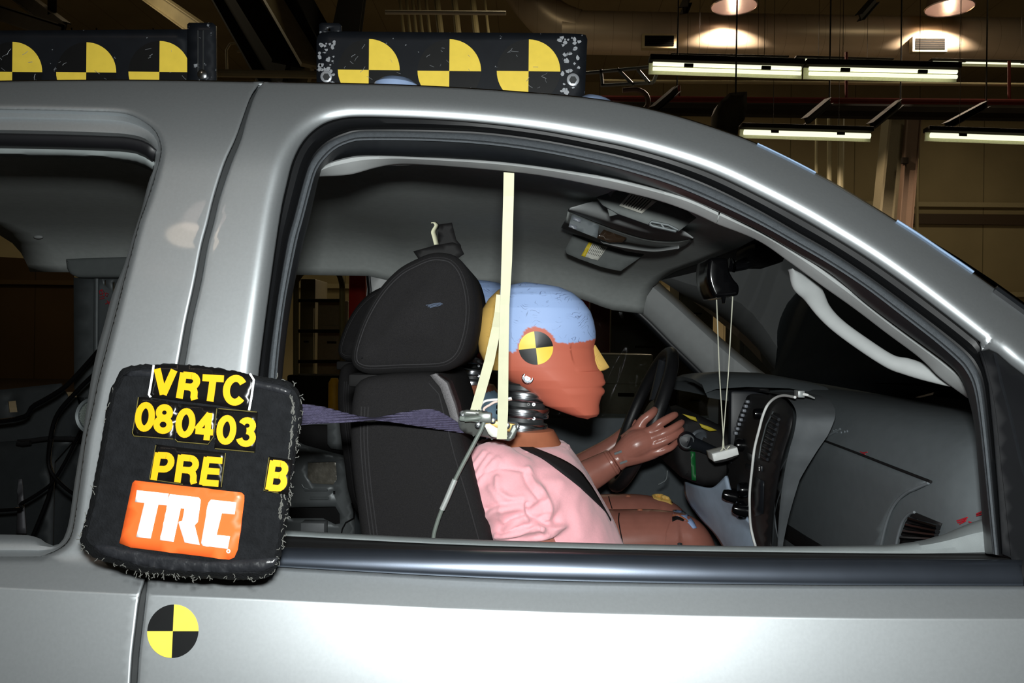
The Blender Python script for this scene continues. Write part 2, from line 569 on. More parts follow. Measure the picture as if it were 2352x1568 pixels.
# dark gap behind the door shut line, door jamb
jam = MB()
g0 = resample(GAP_L, 60); g1 = resample(GAP_R, 60)
rows = [[W(x, y, body(x, y)+d) for x, y in g] for g, d in ((g0, 0.004), (g0, 0.03), (g1, 0.03), (g1, 0.004))]
jam.grid(rows)
jam.build('door_jamb', mat('dark_jamb', (52, 54, 55), 0.6, 0.2), T)

# ------------------------------------------------------------------ window seals of the front door, inner frame
RID = catmull([(595, 1240), (604, 1000), (611, 851), (630, 700), (652, 560), (667, 503), (690, 420), (704, 374), (722, 343), (750, 318), (790, 300), (836, 293), (972, 293), (1108, 298), (1244, 315), (1380, 341), (1470, 363), (1550, 388), (1640, 424), (1740, 474), (1833, 527), (1910, 571), (1995, 627), (2082, 690), (2170, 755), (2225, 800), (2252, 832), (2268, 880), (2280, 980), (2292, 1120), (2304, 1275)], 8)
FE0 = catmull([(601, 1240), (610, 1000), (617, 851), (636, 700), (660, 560), (675, 503), (697, 420), (711, 378), (730, 349), (758, 325), (796, 308), (836, 301), (972, 302), (1108, 308), (1244, 325), (1380, 351), (1470, 374), (1550, 399), (1640, 435), (1740, 485), (1833, 538), (1910, 582), (1990, 635), (2076, 698), (2160, 763), (2214, 808), (2240, 840), (2256, 884), (2268, 980), (2281, 1120), (2295, 1275)], 8)
FE1 = catmull([(620, 1240), (630, 1000), (638, 851), (655, 700), (682, 560), (697, 503), (716, 430), (728, 392), (745, 367), (770, 343), (800, 329), (836, 323), (972, 324), (1108, 332), (1244, 350), (1380, 378), (1470, 402), (1550, 428), (1640, 466), (1740, 514), (1833, 566), (1910, 611), (1990, 664), (2070, 725), (2140, 779), (2190, 822), (2216, 850), (2236, 893), (2250, 980), (2265, 1120), (2280, 1272)], 8)
FE2 = catmull([(628, 1240), (637, 1000), (646, 851), (664, 700), (692, 560), (707, 503), (722, 437), (732, 398), (748, 378), (775, 356), (805, 344), (836, 340), (972, 342), (1108, 347), (1244, 364), (1380, 391), (1470, 415), (1550, 441), (1640, 479), (1740, 527), (1833, 579), (1910, 623), (1985, 673), (2062, 731), (2130, 783), (2180, 826), (2206, 856), (2228, 900), (2243, 980), (2257, 1120), (2271, 1272)], 8)
TR0 = catmull([(632, 1240), (641, 1000), (650, 851), (668, 700), (696, 560), (711, 503), (725, 440), (735, 402), (752, 382), (780, 368), (806, 362), (836, 359), (972, 362), (1108, 369), (1244, 384), (1380, 405), (1470, 424), (1550, 448), (1655, 489), (1740, 528), (1833, 583), (1910, 630), (1985, 693), (2062, 751), (2130, 800), (2180, 838), (2204, 864), (2222, 908), (2238, 980), (2250, 1120), (2262, 1270)], 8)
N = 200
def mid(a, b, t): return resample(a, N)*(1-t)+resample(b, N)*t
l0x = np.vstack([L0, catmull([(2254, 803), (2268, 850), (2285, 930), (2298, 1050), (2312, 1180), (2322, 1275)], 4)])
strip3('window_seal', [(l0x, bo(0.010)), (mid(l0x, RID, .15), bo(0.026)), (mid(l0x, RID, .6), bo(0.030)), (mid(l0x, RID, .9), bo(0.026)), (RID, bo(0.020)), (mid(RID, FE0, .6), bo(0.030)), (FE0, bo(0.032))], mat('window_seal_black', (13, 14, 16), .5, 0, .3), front_door, N)
seal = strip3('felt_channel', [(FE0, bo(0.028)), (mid(FE0, FE1, .08), bo(0.022)), (mid(FE0, FE1, .3), bo(0.020)), (mid(FE0, FE1, .62), bo(0.021)), (mid(FE0, FE1, .7), bo(0.025)), (mid(FE0, FE1, .78), bo(0.022)), (mid(FE0, FE1, .95), bo(0.024)), (FE1, bo(0.034))], FELT, front_door, N)
strip3('inner_frame', [(FE1, bo(0.034)), (FE2, bo(0.050)), (mid(FE2, TR0, .5), bo(0.060)), (TR0, bo(0.085))], RUBBER, front_door, N)
# black mirror sail beside the window with its ridge
sail = plate('mirror_sail', [(2251, 806), (2272, 803), (2290, 812), (2320, 838), (2352, 862), (2440, 925), (2450, 1345), (2345, 1343), (2335, 1300), (2322, 1280), (2304, 1272), (2296, 1150), (2284, 1000), (2272, 880), (2262, 840)], lambda x, y: body(x, y)+0.016, mat('matte_black_sail', (10, 11, 14), 0.7, 0, 0.2), front_door, step=26)
bar('sail_ridge', [W(x, y, body(x, y)+0.016) for x, y in [(2285, 812), (2300, 880), (2322, 960), (2345, 1060), (2380, 1180)]], 0.0018, RUBBER, sail, 6)
# ------------------------------------------------------------------ belt moulding and the sill trim of the door
mt = catmull([(560, 1253), (655, 1256), (1000, 1262), (1300, 1268), (1747, 1280), (2300, 1284), (2335, 1290)], 12)
mo = catmull([(560, 1297), (655, 1301), (1000, 1320), (1300, 1332), (1747, 1340), (2300, 1343), (2342, 1343)], 12)
def wm(t): return mid(mt, mo, t)
strip3('belt_moulding', [(wm(0), -0.935), (wm(.03), -0.949), (wm(.08), -0.9525), (wm(.16), -0.9561), (wm(.26), -0.9590), (wm(.38), -0.9612), (wm(.5), -0.9629), (wm(.62), -0.9642), (wm(.74), -0.9650), (wm(.86), -0.9654), (wm(.95), -0.9652), (wm(1.02), -0.9640), (wm(1.05), -0.946)], MOULD, front_door, N, hard=75)
st = catmull([(560, 1212), (655, 1217), (1000, 1235), (1300, 1245), (1500, 1250), (1747, 1254), (2000, 1252), (2060, 1249), (2120, 1240), (2170, 1225), (2230, 1200), (2262, 1190)], 12)
sb = catmull([(560, 1228), (655, 1231), (1000, 1249), (1300, 1259), (1500, 1264), (1747, 1268), (2000, 1271), (2100, 1272), (2150, 1272), (2200, 1272), (2250, 1272), (2280, 1272)], 12)
def ws(t): return mid(st, sb, t)
strip3('door_sill_trim', [(ws(0), -0.800), (ws(.1), -0.842), (ws(.35), -0.858), (ws(.7), -0.863), (ws(.95), -0.862), (ws(1), -0.855)], mat('sill_grey_trim', (124, 130, 131), 0.6, 0, 0.35, 0.05, 60, bump=.3, bscale=1200, bdist=.0006), front_door, N)
strip3('glass_slot', [(sb, -0.856), (mid(sb, mt, .4), -0.87), (mt, -0.936)], BLK, front_door, N)

# black gasket and pale blue film strips at the windshield edge
def silp(x, d=0):
    y = interp(SIL, x)
    return W(x, y+d, body(x, y+d)-.001)
bar('windshield_gasket', [silp(x, 7) for x in np.linspace(2283, 2440, 12)], .006, RUBBER, T, 8)
BLF = mat('pale_blue_film', (128, 150, 178), .3, 0, .5)
bar('film_strip', [silp(x, .5) for x in np.linspace(1740, 1874, 12)], .0011, BLF, T, 6)
bar('film_strip', [silp(x, 0) for x in np.linspace(2060, 2236, 16)], .0018, BLF, T, 6)
# ------------------------------------------------------------------ roof
rb = [p for p in SIL if p[0] < 1560][::3]
rows = []
for x, y in rb:
    ys = body(x, y)
    p = W(x, y, ys)
    row = [p+Vector((0, 0.002, -0.001))]
    for k in range(1, 15):
        t = k/14
        Y = ys + (-2*ys)*t
        row.append(Vector((p.x, Y, p.z + 0.070*(1-(2*t-1)**2))))
    rows.append(row)
roof = MB().grid(rows).build('roof', PAINT, T)
md = roof.modifiers.new('thick', 'SOLIDIFY'); md.thickness = 0.004; md.offset = -1

# ------------------------------------------------------------------ headliner, rails and pillars inside
HZ = 1.828
def lightrail(name, up, lo, Yu, Yl, mt_, parent=T):
    return strip3(name, [(up, Yu), (mid(up, lo, .08), Yu-0.008), (mid(up, lo, .3), Yu-0.010), (mid(up, lo, .65), (Yu*0.6+Yl*0.4)-0.005), (mid(up, lo, .9), Yl-0.004), (lo, Yl), (mid(up, lo, 1.0)+np.array([0, -6]), Yl+0.05)], mt_, parent, N)
HU = catmull([(700, 408), (731, 388), (760, 372), (800, 361), (836, 357), (900, 358), (972, 361), (1108, 368), (1200, 377), (1300, 391), (1408, 409), (1528, 439), (1587, 457), (1651, 486)], 8)
HL = catmull([(700, 415), (731, 406), (802, 401), (863, 385), (911, 377), (972, 378), (1108, 388), (1244, 403), (1380, 429), (1500, 457), (1587, 487), (1646, 514)], 8)
rail = lightrail('roof_rail_trim', HU, HL, -0.775, -0.758, TRIM)
AU = catmull([(1655, 486), (1766, 541), (1859, 596), (1950, 662), (2035, 729), (2120, 792), (2175, 830), (2206, 856), (2221, 885), (2224, 914)], 8)
AL = catmull([(1646, 514), (1740, 552), (1811, 600), (1882, 652), (1960, 707), (2035, 764), (2100, 812), (2130, 838), (2160, 868), (2222, 914)], 8)
atrim = lightrail('windshield_pillar_trim', AU, AL, -0.775, -0.757, TRIM)
# grab handle on the pillar trim
hc = [(1815, 618, -0.715, 2, 30), (1838, 648, -0.70, 24, 30), (1865, 672, -0.69, 27, 28), (1890, 712, -0.68, 21, 22), (1925, 748, -0.675, 19, 20), (1985, 792, -0.675, 19, 20), (2045, 830, -0.68, 19, 22), (2085, 842, -0.69, 22, 24), (2125, 856, -0.70, 20, 24), (2160, 874, -0.715, 10, 20), (2182, 886, -0.73, 2, 12)]
hp = catmull([(a, b, c*1000, d, e) for a, b, c, d, e in hc], 6)
rows = []
for i, q in enumerate(hp):
    p = W(q[0], q[1], q[2]/1000)
    a = W(*hp[min(i+1, len(hp)-1)][:2], q[2]/1000); b = W(*hp[max(i-1, 0)][:2], q[2]/1000)
    t = (a-b).normalized(); nrm = Vector((0, 1, 0)); s_ = t.cross(nrm).normalized()
    r1 = max(q[3], 1.5)*0.98/FOC; r2 = q[4]*1.05/FOC*0.6
    rows.append([p + s_*math.cos(2*math.pi*j/20)*r1 + nrm*math.sin(2*math.pi*j/20)*r2 for j in range(20)])
MB().grid(rows, closed_u=True, cap=True).build('grab_handle', TRIM, T)

# headliner surface: shallow dish from rail to rail
hy = [(-0.74, 0), (-0.70, .045), (-0.64, .062), (-.5, .070), (-.3, .074), (0, .076), (.3, .074), (.52, .066), (.62, .052), (.70, .030), (.745, .004), (.775, -.028), (.79, -.05)]
X0s = [(x, interp(HL, x)) for x in (560, 700, 735, 800, 870, 972, 1108, 1244, 1380, 1500, 1600, 1646)]
rows = []
def headz(X):  # height of the rail edge along the cab
    return float(np.interp(X, hx, hz))
hx = []; hz = []
for x, y in X0s:
    if x < 860: y = 386+(870-x)*0.0
    p = W(x, y, -0.735); hx.append(p.x); hz.append(p.z)
hx = [-1.6, hx[0]-.14]+hx+[0.42]; hz = [hz[0]+.03, hz[0]+.03]+hz+[hz[-1]-0.02]
Xs = list(np.linspace(-1.6, -0.2, 14))+list(np.linspace(-0.14, 0.34, 16))
def front_edge(Y): return 0.345+0.10*(1-(Y/0.76)**2)
for X in Xs:
    row = []
    for Y, dz in hy:
        u = (X+1.6)/1.94
        x = -1.6 + u*(front_edge(max(-.76, min(.76, Y)))+1.6)
        row.append(Vector((x, Y, headz(x)+dz*min(1, 1.0))))
    rows.append(row)
mbh = MB().grid(rows)
headliner = mbh.build('headliner', HEADL, T)
md = headliner.modifiers.new('thick', 'SOLIDIFY'); md.thickness = 0.006; md.offset = 1
# ------------------------------------------------------------------ far side of the cab
FB = 0.86
# far headliner edge / far door frame lines
far_top = catmull([(690, 592), (770, 596), (830, 604), (900, 608), (1000, 602), (1060, 602), (1140, 606), (1200, 613), (1290, 633), (1385, 665)], 6)
# far front pillar
fp_o = catmull([(1385, 665), (1430, 690), (1480, 730), (1540, 790), (1600, 848), (1650, 900)], 6)
fp_i = catmull([(1494, 627), (1510, 645), (1560, 690), (1620, 745), (1700, 815), (1770, 868), (1830, 905)], 6)
strip3('windshield_pillar_trim', [(fp_o, 0.83), (mid(fp_o, fp_i, .12), 0.80), (mid(fp_o, fp_i, .45), 0.775), (mid(fp_o, fp_i, .8), 0.775), (fp_i, 0.80)], TRIM, T, N, 0.004)
strip3('window_seal', [(mid(far_top, far_top, 0)+np.array([0, -3]), 0.79), (far_top+np.array([0, 7]), 0.80)], RUBBER, T, N, 0.004)
strip3('window_seal', [(fp_o+np.array([3, -3]), 0.815), (fp_o+np.array([-10, 7]), 0.83)], RUBBER, T, N, 0.004)
# far belt line and door liner
fb = [(815, 931), (830, 931), (1000, 935), (1180, 941), (1330, 947), (1420, 950), (1520, 952), (1600, 954), (1800, 955)]
lowc = [(x, 1500) for x, y in fb]
strip3('far_door_liner', [(np.array(fb)+np.array([0, 4]), FB+0.04), (fb, FB), (np.array(fb)+np.array([0, 8]), FB-0.012), (np.array(fb)+np.array([0, 60]), FB-0.02), (lowc, FB-0.02)], DOORIN, T, 60)
# cab middle pillar on the far side: white painted metal panel with a pressed slot
bp = plate('middle_pillar_panel', [(838, 612), (870, 614), (1080, 610), (1074, 700), (1040, 960), (800, 960), (808, 800), (838, 720), (843, 660), (838, 612)], 0.80, mat('white_painted_metal', (186, 188, 188), 0.5, 0.2), T, step=30, solid=0.01)
MB().tube([W(x, y, 0.792) for x, y in [(935, 625), (872, 625), (867, 630), (870, 636), (935, 637)]], 0.0012, 6).build('pressed_slot', TRIM, bp)
strip3('rear_window_seal', [([(834, 613), (842, 630), (846, 665), (843, 720)], 0.80), ([(841, 613), (849, 632), (852, 665), (848, 722)], 0.79)], RUBBER, T, 30, 0.006)
# stripped far rear door below the belt
RP = mat('grey_inner_panel', (112, 117, 119), 0.4, 0.3, 0.5, 0.06, 30)
rear_far = plate('rear_inner_panel', [(640, 945), (780, 952), (806, 960), (818, 1100), (812, 1180), (822, 1260), (640, 1260)], 0.84, RP, T, holes=[[(707, 1062), (771, 1060), (774, 1100), (765, 1113), (716, 1110), (706, 1095)], [(655, 1000), (700, 1022), (805, 1050), (808, 1036), (760, 1030), (752, 1020), (752, 975), (700, 975), (655, 985)], [(765, 1127), (770, 1127), (770, 1135), (765, 1135)], [(664, 1165), (770, 1163), (780, 1180), (781, 1202), (770, 1204), (742, 1190), (664, 1190)]], step=14, solid=0.004)
mb = MB()
for (x0, x1, y) in ((700, 752, 1125), (712, 754, 1144)):
    mb.tube([W(x, y, 0.836) for x in (x0, x1)], 0.0045, 8)
mb.tube([W(x, y, 0.836) for x, y in [(693, 1112), (698, 1120), (712, 1124)]], 0.003, 8)
mb.build('pressed_rib', RP, rear_far)
plate('sound_film', [(700, 1055), (780, 1055), (780, 1120), (700, 1120)], 0.872, mat('crumpled_grey_film', (120, 116, 106), 0.3, 0.2, 0.6, 0.25, 40, bump=.6, bscale=22, bdist=0.01), T, step=12)
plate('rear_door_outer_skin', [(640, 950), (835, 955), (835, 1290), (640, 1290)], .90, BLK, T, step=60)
MB().box(W(722, 1212, 0.80), (0.075, 0.05, 0.042), bev=0.003).build('sill_box', mat('grey_box_plastic', (140, 143, 146), 0.5), T)
MB().tube([W(x, y, 0.80) for x, y in [(808, 1155), (813, 1175), (812, 1190), (794, 1200), (786, 1215), (784, 1228)]], 0.0022, 6).build('wire', BLK, T)
# interior back structure seen through the rear window
rearH = [(-460, 540), (0, 560), (60, 578), (120, 592), (152, 601), (155, 615), (160, 630), (176, 637), (360, 637)]
hl2 = prism('rear_headliner', [(152, 594), (152, 602), (154, 616), (162, 630), (178, 637), (400, 637), (400, 586)], .74, .73, .82, mat('charcoal_rear_liner', (100, 105, 105), .9, 0, .15, .05), T, r=.014, seg=4, closed_n=80)
MB().sphere(W(88, 544, 0.60), 0.014, 16, scl=(1, .5, .4)).build('liner_clip', TRIM, headliner)
cp = plate('rear_pillar_panel', [(169, 637), (360, 637), (360, 960), (190, 960), (170, 890)], 0.80, mat('grey_pillar', (88, 93, 95), .5, .3), T, step=30, solid=.02, holes=[[(237, 643), (243, 643), (243, 655), (237, 655)], [(256, 648), (263, 646), (263, 668), (256, 668)]])
bar('pillar_fold', [W(x, y, .785) for x, y in [(222, 640), (221, 800), (224, 960)]], 0.008, MATS['grey_pillar'], cp, 10)
RED = mat('red_marker', (170, 25, 40), 0.6)
def scrib(name, strokes, Y, r, parent, m=RED):
    mb = MB()
    for s in strokes: mb.tube([W(x, y, Y) for x, y in s], r, 5)
    return mb.build(name, m, parent)
scrib('marker_writing', [[(228, 668), (236, 665), (240, 672), (230, 676), (228, 668)], [(233, 664), (236, 678)], [(243, 672), (249, 675), (246, 681), (242, 677), (243, 672)], [(229, 682), (240, 680)], [(229, 687), (240, 684)], [(246, 690), (252, 700)], [(242, 698), (254, 692)]], .778, .0012, cp)
# lower inner panels
lp = plate('rear_lower_panel', [(-460, 902), (0, 895), (140, 880), (156, 912), (200, 912), (200, 1300), (-460, 1300)], 0.80, mat('dark_inner_metal', (62, 66, 68), .5, .3), T, step=26, solid=.006, holes=[[(17, 922), (36, 920), (40, 946), (20, 947)]])
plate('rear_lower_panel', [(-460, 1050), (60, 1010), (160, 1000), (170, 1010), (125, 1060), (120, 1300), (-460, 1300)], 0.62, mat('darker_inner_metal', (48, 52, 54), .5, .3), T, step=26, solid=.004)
MB().tube([W(x, y, .5) for x, y in [(40, 1014), (66, 1012), (110, 1006), (200, 1008)]], .006, 10, flat=.5).tube([W(x, y, .49) for x, y in [(40, 1016), (52, 1018), (70, 1016)]], .007, 8).build('door_lever', BLK, T)
plate('rear_lower_panel', [(42, 1100), (50, 1100), (60, 1225), (38, 1225)], 0.45, mat('grey_strip', (84, 84, 88), .5, .3), T, step=14)
def cable(name, pts, Y, r, label=None, m=None, parent=None):
    P = catmull(pts, 6)
    o = bar(name, [W(x, y, Y) for x, y in P], r, m or GLOSSBLK, parent, 8)
    if label: tag(o, label, 'cable')
    return o
cable('cable', [(-460, 972), (0, 967), (80, 930), (140, 895), (172, 866), (240, 790)], .35, .0065, 'thick black cable crossing the rear window opening, topmost of three')
cable('cable', [(60, 1270), (118, 1120), (112, 1050), (128, 960), (175, 900), (226, 850)], .30, .006, 'black cable bending down behind the rear window beside the round lens')
cable('cable', [(-460, 1180), (0, 1172), (50, 1155), (100, 1125), (122, 1105), (150, 1060), (185, 990)], .25, .0045, 'thin black cable looping low across the rear window opening')
cable('cable', [(118, 1010), (112, 1060), (122, 1090), (150, 1120), (185, 1145)], .22, .0045, 'short black cable hanging behind the low looping cable')
# round work lamp lens behind the pillar
lc = W(218, 955, -0.2)
wl = empty('work_lamp', lc, 'round lamp with ribbed clear lens and grey rim, half hidden behind the pillar', 'lamp')
MB().lathe([(0.029, .01), (0.031, -.004), (.036, -.006), (.039, .0), (.039, .03), (.02, .05)], lc, (0, 1, 0), 40, cap=True).build('rim', PAINT_IN, wl)
mb = MB()
for i in range(-6, 7):
    for j in range(-9, 10):
        x, z = i*.0046+(j % 2)*.0023, j*.0032
        if x*x+z*z < .0285**2: mb.sphere(lc+Vector((x, -.003, z)), .0024, 6)
mb.lathe([(0.001, 0), (.03, 0)], lc, (0, 1, 0), 30)
mb.build('lens', mat('clear_lens', (190, 200, 195), .08, .75, .8), wl)

# ------------------------------------------------------------------ windshield, header
hd = [front_edge(Y) for Y in np.linspace(-.76, .76, 21)]
rows = []
for i, Y in enumerate(np.linspace(-.80, .80, 21)):
    t = Y/.8
    top = Vector((0.36+.10*(1-t*t), Y*0.93, 1.762+.008*(1-t*t)))
    bot = Vector((0.80+.22*(1-t*t), Y*1.02, 1.405+.02*(1-t*t)))
    rows.append([top.lerp(bot, k/12)+Vector((0.02, 0, .02))*math.sin(math.pi*k/12) for k in range(13)])
windshield = MB().grid(rows).build('windshield', glass_mat('windshield_glass', (.62, .70, .66), .28), T)
rows2 = []
for r in rows:
    a, b = r[0], r[1]
    rows2.append([a+Vector((-.02, 0, .004)), a+Vector((-.012, 0, .001)), a+(b-a)*.2+Vector((-.003, 0, -.003)), a+(b-a)*.7+Vector((-.001, 0, -.001))])
MB().grid(rows2).build('windshield_header', BLK, T)
MB().grid([[Vector((r[-1].x-.05, r[-1].y*1.12, r[-1].z+.03)), Vector((r[-1].x+.3, r[-1].y*1.12, r[-1].z+.02)), Vector((r[-1].x+.9, r[-1].y*1.12, r[-1].z-.05))] for r in rows]).build('hood', mat('hood_dark', (18, 18, 18), .6, 0, .2), T)
# far glass
def far_pane(nm, ol):
    return plate(nm, ol, 0.825, glass_mat('tinted_side_glass', (.62, .62, .56), .35), T, step=40, solid=0)
far_pane('side_window', [(1070, 606), (1140, 606), (1200, 613), (1290, 633), (1385, 665), (1480, 730), (1600, 848), (1650, 905), (1700, 960), (1060, 960)])
far_pane('rear_side_window', [(560, 590), (690, 592), (838, 606), (843, 720), (815, 800), (806, 960), (560, 950)])
plate('darkened_window', [(-460, 560), (160, 600), (172, 640), (172, 900), (-460, 910)], .825, glass_mat('darkening_glass', (.16, .12, .10), .3), T, step=40, solid=0)  # glass tinted near black to stand in for the unlit hall behind
# ------------------------------------------------------------------ cab floor, rear wall, firewall: closes the cab below
mb = MB()
mb.box((-.3, 0, .62), (3.0, 1.8, .03))
mb.build('cab_floor', mat('black_carpet', (26, 27, 28), .95), T)
MB().box((1.0, 0, .97), (.03, 1.75, .92)).build('firewall', BLK, T)
# near door inner lining below the sill
strip3('door_liner', [(ws(0), -0.800), ([(560, 1400), (2280, 1400)], -0.80), ([(560, 1540), (2280, 1540)], -0.80)], DOORIN, front_door, 60)
# ================================================================== SEATS (passenger seat, then the driver's copy of it)
HRO = catmull([(952, 592), (985, 579), (1012, 577), (1042, 584), (1066, 606), (1082, 640), (1092, 690), (1091, 740), (1082, 785), (1068, 820), (1045, 843), (1010, 855), (930, 858), (850, 861), (820, 853), (805, 838), (801, 815), (808, 780), (830, 722), (866, 662), (910, 616)], 5, True)
SBO = catmull([(806, 905), (812, 884), (830, 870), (860, 863), (920, 858), (985, 857), (1010, 866), (1026, 890), (1040, 935), (1060, 1010), (1090, 1110), (1128, 1240), (1158, 1340), (1180, 1420)], 4)
SBB = catmull([(870, 1420), (838, 1340), (824, 1240), (806, 1100), (799, 1000), (801, 930)], 4)
def seat(dx, dy, label, far):
    o = {}
    def mv(ob):
        if dx or dy: 
            for v in ob.data.vertices: v.co += Vector((dx, dy, 0))
        return ob
    back = prism('seat', np.vstack([SBO, SBB]), -0.60, -0.60, -0.17, FABRIC, T, r=0.022, bulge=0.006)
    if label: back['label'] = label
    hr = prism('headrest', HRO, -0.57, -0.585, -0.24, FABRIC, back, r=0.035, bulge=0.016)
    # raised welt seams along the side panels
    def seam(ol, Y, d, nm, closed, par, rr=0.0011):
        P = np.array([[W(x, y, Y+.02).x, W(x, y, Y+.02).z] for x, y in ol])
        A = 0.5*sum(P[i][0]*P[(i+1) % len(P)][1]-P[(i+1) % len(P)][0]*P[i][1] for i in range(len(P)))
        Q = offset_line(resample(P, 120, closed), (1 if A > 0 else -1)*d, closed)
        return Q
    sm = MB()
    for d, yy in ((0.010, -.5735), (0.0135, -.5775)):
        Q = seam(HRO, -0.59, d, 's', True, hr)
        sm.tube([Vector((q[0], yy, q[1])) for q in Q]+[Vector((Q[0][0], yy, Q[0][1]))], 0.0009, 5)
    mv(sm.build('stitching', mat('grey_thread', (38, 37, 39), .9), hr))
    sm = MB()
    for d in (0.024, 0.029, 0.034): 
        Q = seam(SBB, -0.60, 0, 's', False, back)
        sm.tube([Vector((q[0]+d, -0.604, q[1])) for q in Q], 0.0009, 5)
    Q = [W(x, y, -.603) for x, y in [(985, 880), (1008, 905), (1022, 960), (1045, 1050), (1075, 1150), (1100, 1240)]]
    sm.tube(Q, 0.0009, 5)
    mv(sm.build('stitching', MATS['grey_thread'], back))
    g = strip3('side_bolster', [([(988, 861), (1012, 890), (1028, 935), (1040, 975)], -0.600), ([(1000, 858), (1026, 880), (1044, 930), (1056, 975)], -0.603), ([(1010, 859), (1038, 876), (1056, 925), (1066, 975)], -0.575)], FABRICG, back, 30, 0.002)
    mv(g)
    c = mat('seat_back_black', (22, 22, 23), .95)
    # a black neck guide under the headrest
    mv(MB().box(W(900, 868, -.45), (.10, .20, .02), bev=.004).build('headrest_guide', BLK, back))
    mv(back); mv(hr)
    return back
seat(0, 0, 'passenger seat', False)
seat(-0.185, 0.70, 'driver seat', True)
# chalk scuff on the passenger headrest
scuff = MB()
for k in range(5):
    y0 = 698+k*1.3; x0 = 978+k*1.5+(k % 3)*3
    scuff.tube([W(x0, y0+3, -.604), W(x0+20, y0-1, -.604), W(x0+34-k*2, y0-3, -.603)], .0003, 4)
hrp = [o for o in COL.objects if o.name == 'headrest'][0]
scuff.build('chalk_scuff', mat('pale_blue_chalk', (104, 118, 142), .95), hrp)
# crumpled black patch and curl of masking tape on top of the headrest
TAPE = mat('masking_tape', (206, 205, 176), 0.75, 0, 0.3, 0.03, 60, bump=.2, bscale=900, bdist=.0004)
pt = empty('cloth_patch', W(1010, 580, -.40), 'torn black tape patch stuck upright on top of the passenger headrest', 'tape')
plate('flap', [(1004, 516), (1038, 511), (1044, 535), (1048, 550), (1058, 562), (1062, 583), (1050, 592), (1010, 590)], -0.36, BLK, pt, step=12, solid=.003)
plate('lower_flap', [(949, 577), (1000, 563), (1040, 556), (1056, 562), (1066, 583), (1040, 600), (962, 596)], -0.42, BLK, pt, step=12, solid=.003)
rows = []
for x, y in catmull([(1001, 566), (998, 545), (996, 532), (1003, 525), (1005, 516), (1000, 510), (989, 512)], 5):
    rows.append([W(x-7, y, -.41), W(x, y, -.415), W(x+7, y, -.41)])
rows = []
pl = catmull([(1004, 562), (1000, 545), (997, 533), (1001, 524), (1003, 517), (998, 511), (991, 511)], 5)
for i, (x, y) in enumerate(pl):
    rows.append([W(x-6+max(0, i-14)*.3, y, -.415), W(x+5, y-1, -.405)])
tp = MB().grid(rows).build('tape_curl', TAPE, pt)
md = tp.modifiers.new('t', 'SOLIDIFY'); md.thickness = .0012

# ================================================================== DASHBOARD
def dx_(Y):   # face position of the dash along the car's width
    return 0.57
prof = [(0.98, 1.405), (0.86, 1.428), (0.74, 1.441), (0.66, 1.444), (0.615, 1.436), (0.585, 1.415), (0.568, 1.385), (0.560, 1.360), (0.556, 1.34), (0.560, 1.30), (0.566, 1.24), (0.575, 1.18), (0.592, 1.10), (0.62, 1.00)]
rows = []
for Y in np.linspace(-0.80, 0.84, 60):
    e = max(0, (-Y-0.66)/0.14)
    row = []
    for x, z in prof:
        row.append(Vector((x+0.05*e*e, Y, z-0.022*e*e+(0.012*max(0, (Y+.1))))))
    rows.append(row)
dash = MB().grid(rows).build('dashboard', DASHM, T, hard=50)
def dpt(px, py, off=0.0):
    """traced point on the dash's rear face"""
    X = 0.56
    for _ in range(6):
        p = WX(px, py, X)
        zs = [q[1] for q in prof[::-1]]; xs = [q[0] for q in prof[::-1]]
        z = p.z-0.012*max(0, p.y+.1)
        e = max(0, (-p.y-0.66)/0.14)
        X = float(np.interp(z+0.022*e*e, zs, xs))+0.05*e*e
    return WX(px, py, X-off)
def dline(name, pts, r, m, off=0.001, parent=dash, n=6):
    return bar(name, [dpt(x, y, off) for x, y in catmull(pts, n)], r, m, parent, 8)
def dplate(name, outline, m, off, parent=dash, step=14, solid=0.004):
    vo, fo = triangulate(outline, (), step)
    return surf_mesh(name, vo, fo, lambda V: [dpt(x, y, off) for x, y in V], m, parent, solid)
# glove box door: slightly raised panel with rounded corners
gb = [(1880, 1008), (1960, 1040), (2050, 1076), (2132, 1108), (2118, 1116), (2085, 1132), (2060, 1150), (2042, 1178), (2030, 1215), (2022, 1262), (1800, 1262), (1786, 1225), (1780, 1180), (1781, 1130), (1788, 1090), (1806, 1056), (1830, 1030), (1855, 1014)]
glove = dplate('glove_box', gb, DASHM, 0.004)
dline('glove_box_gap', [(1883, 1008), (1960, 1037), (2050, 1072), (2138, 1106)], 0.0022, BLK, 0.004)
dline('glove_box_edge', [(1880, 1008), (1855, 1013), (1830, 1029), (1806, 1055), (1788, 1090), (1780, 1130), (1779, 1180), (1785, 1225), (1797, 1260)], 0.0018, DASHL, 0.004)
dline('glove_box_edge', [(2132, 1109), (2100, 1122), (2075, 1136), (2052, 1162), (2036, 1200), (2022, 1256)], 0.0022, DASHL, 0.004)
dplate('glove_box_handle_recess', [(1790, 1197), (1800, 1200), (1850, 1232), (1890, 1256), (1830, 1256), (1796, 1232), (1790, 1218)], BLK, 0.0075)
dline('panel_edge', [(1930, 985), (1872, 1018), (1826, 1064), (1797, 1120), (1780, 1180), (1774, 1256)], 0.0022, DASHM, 0.003)
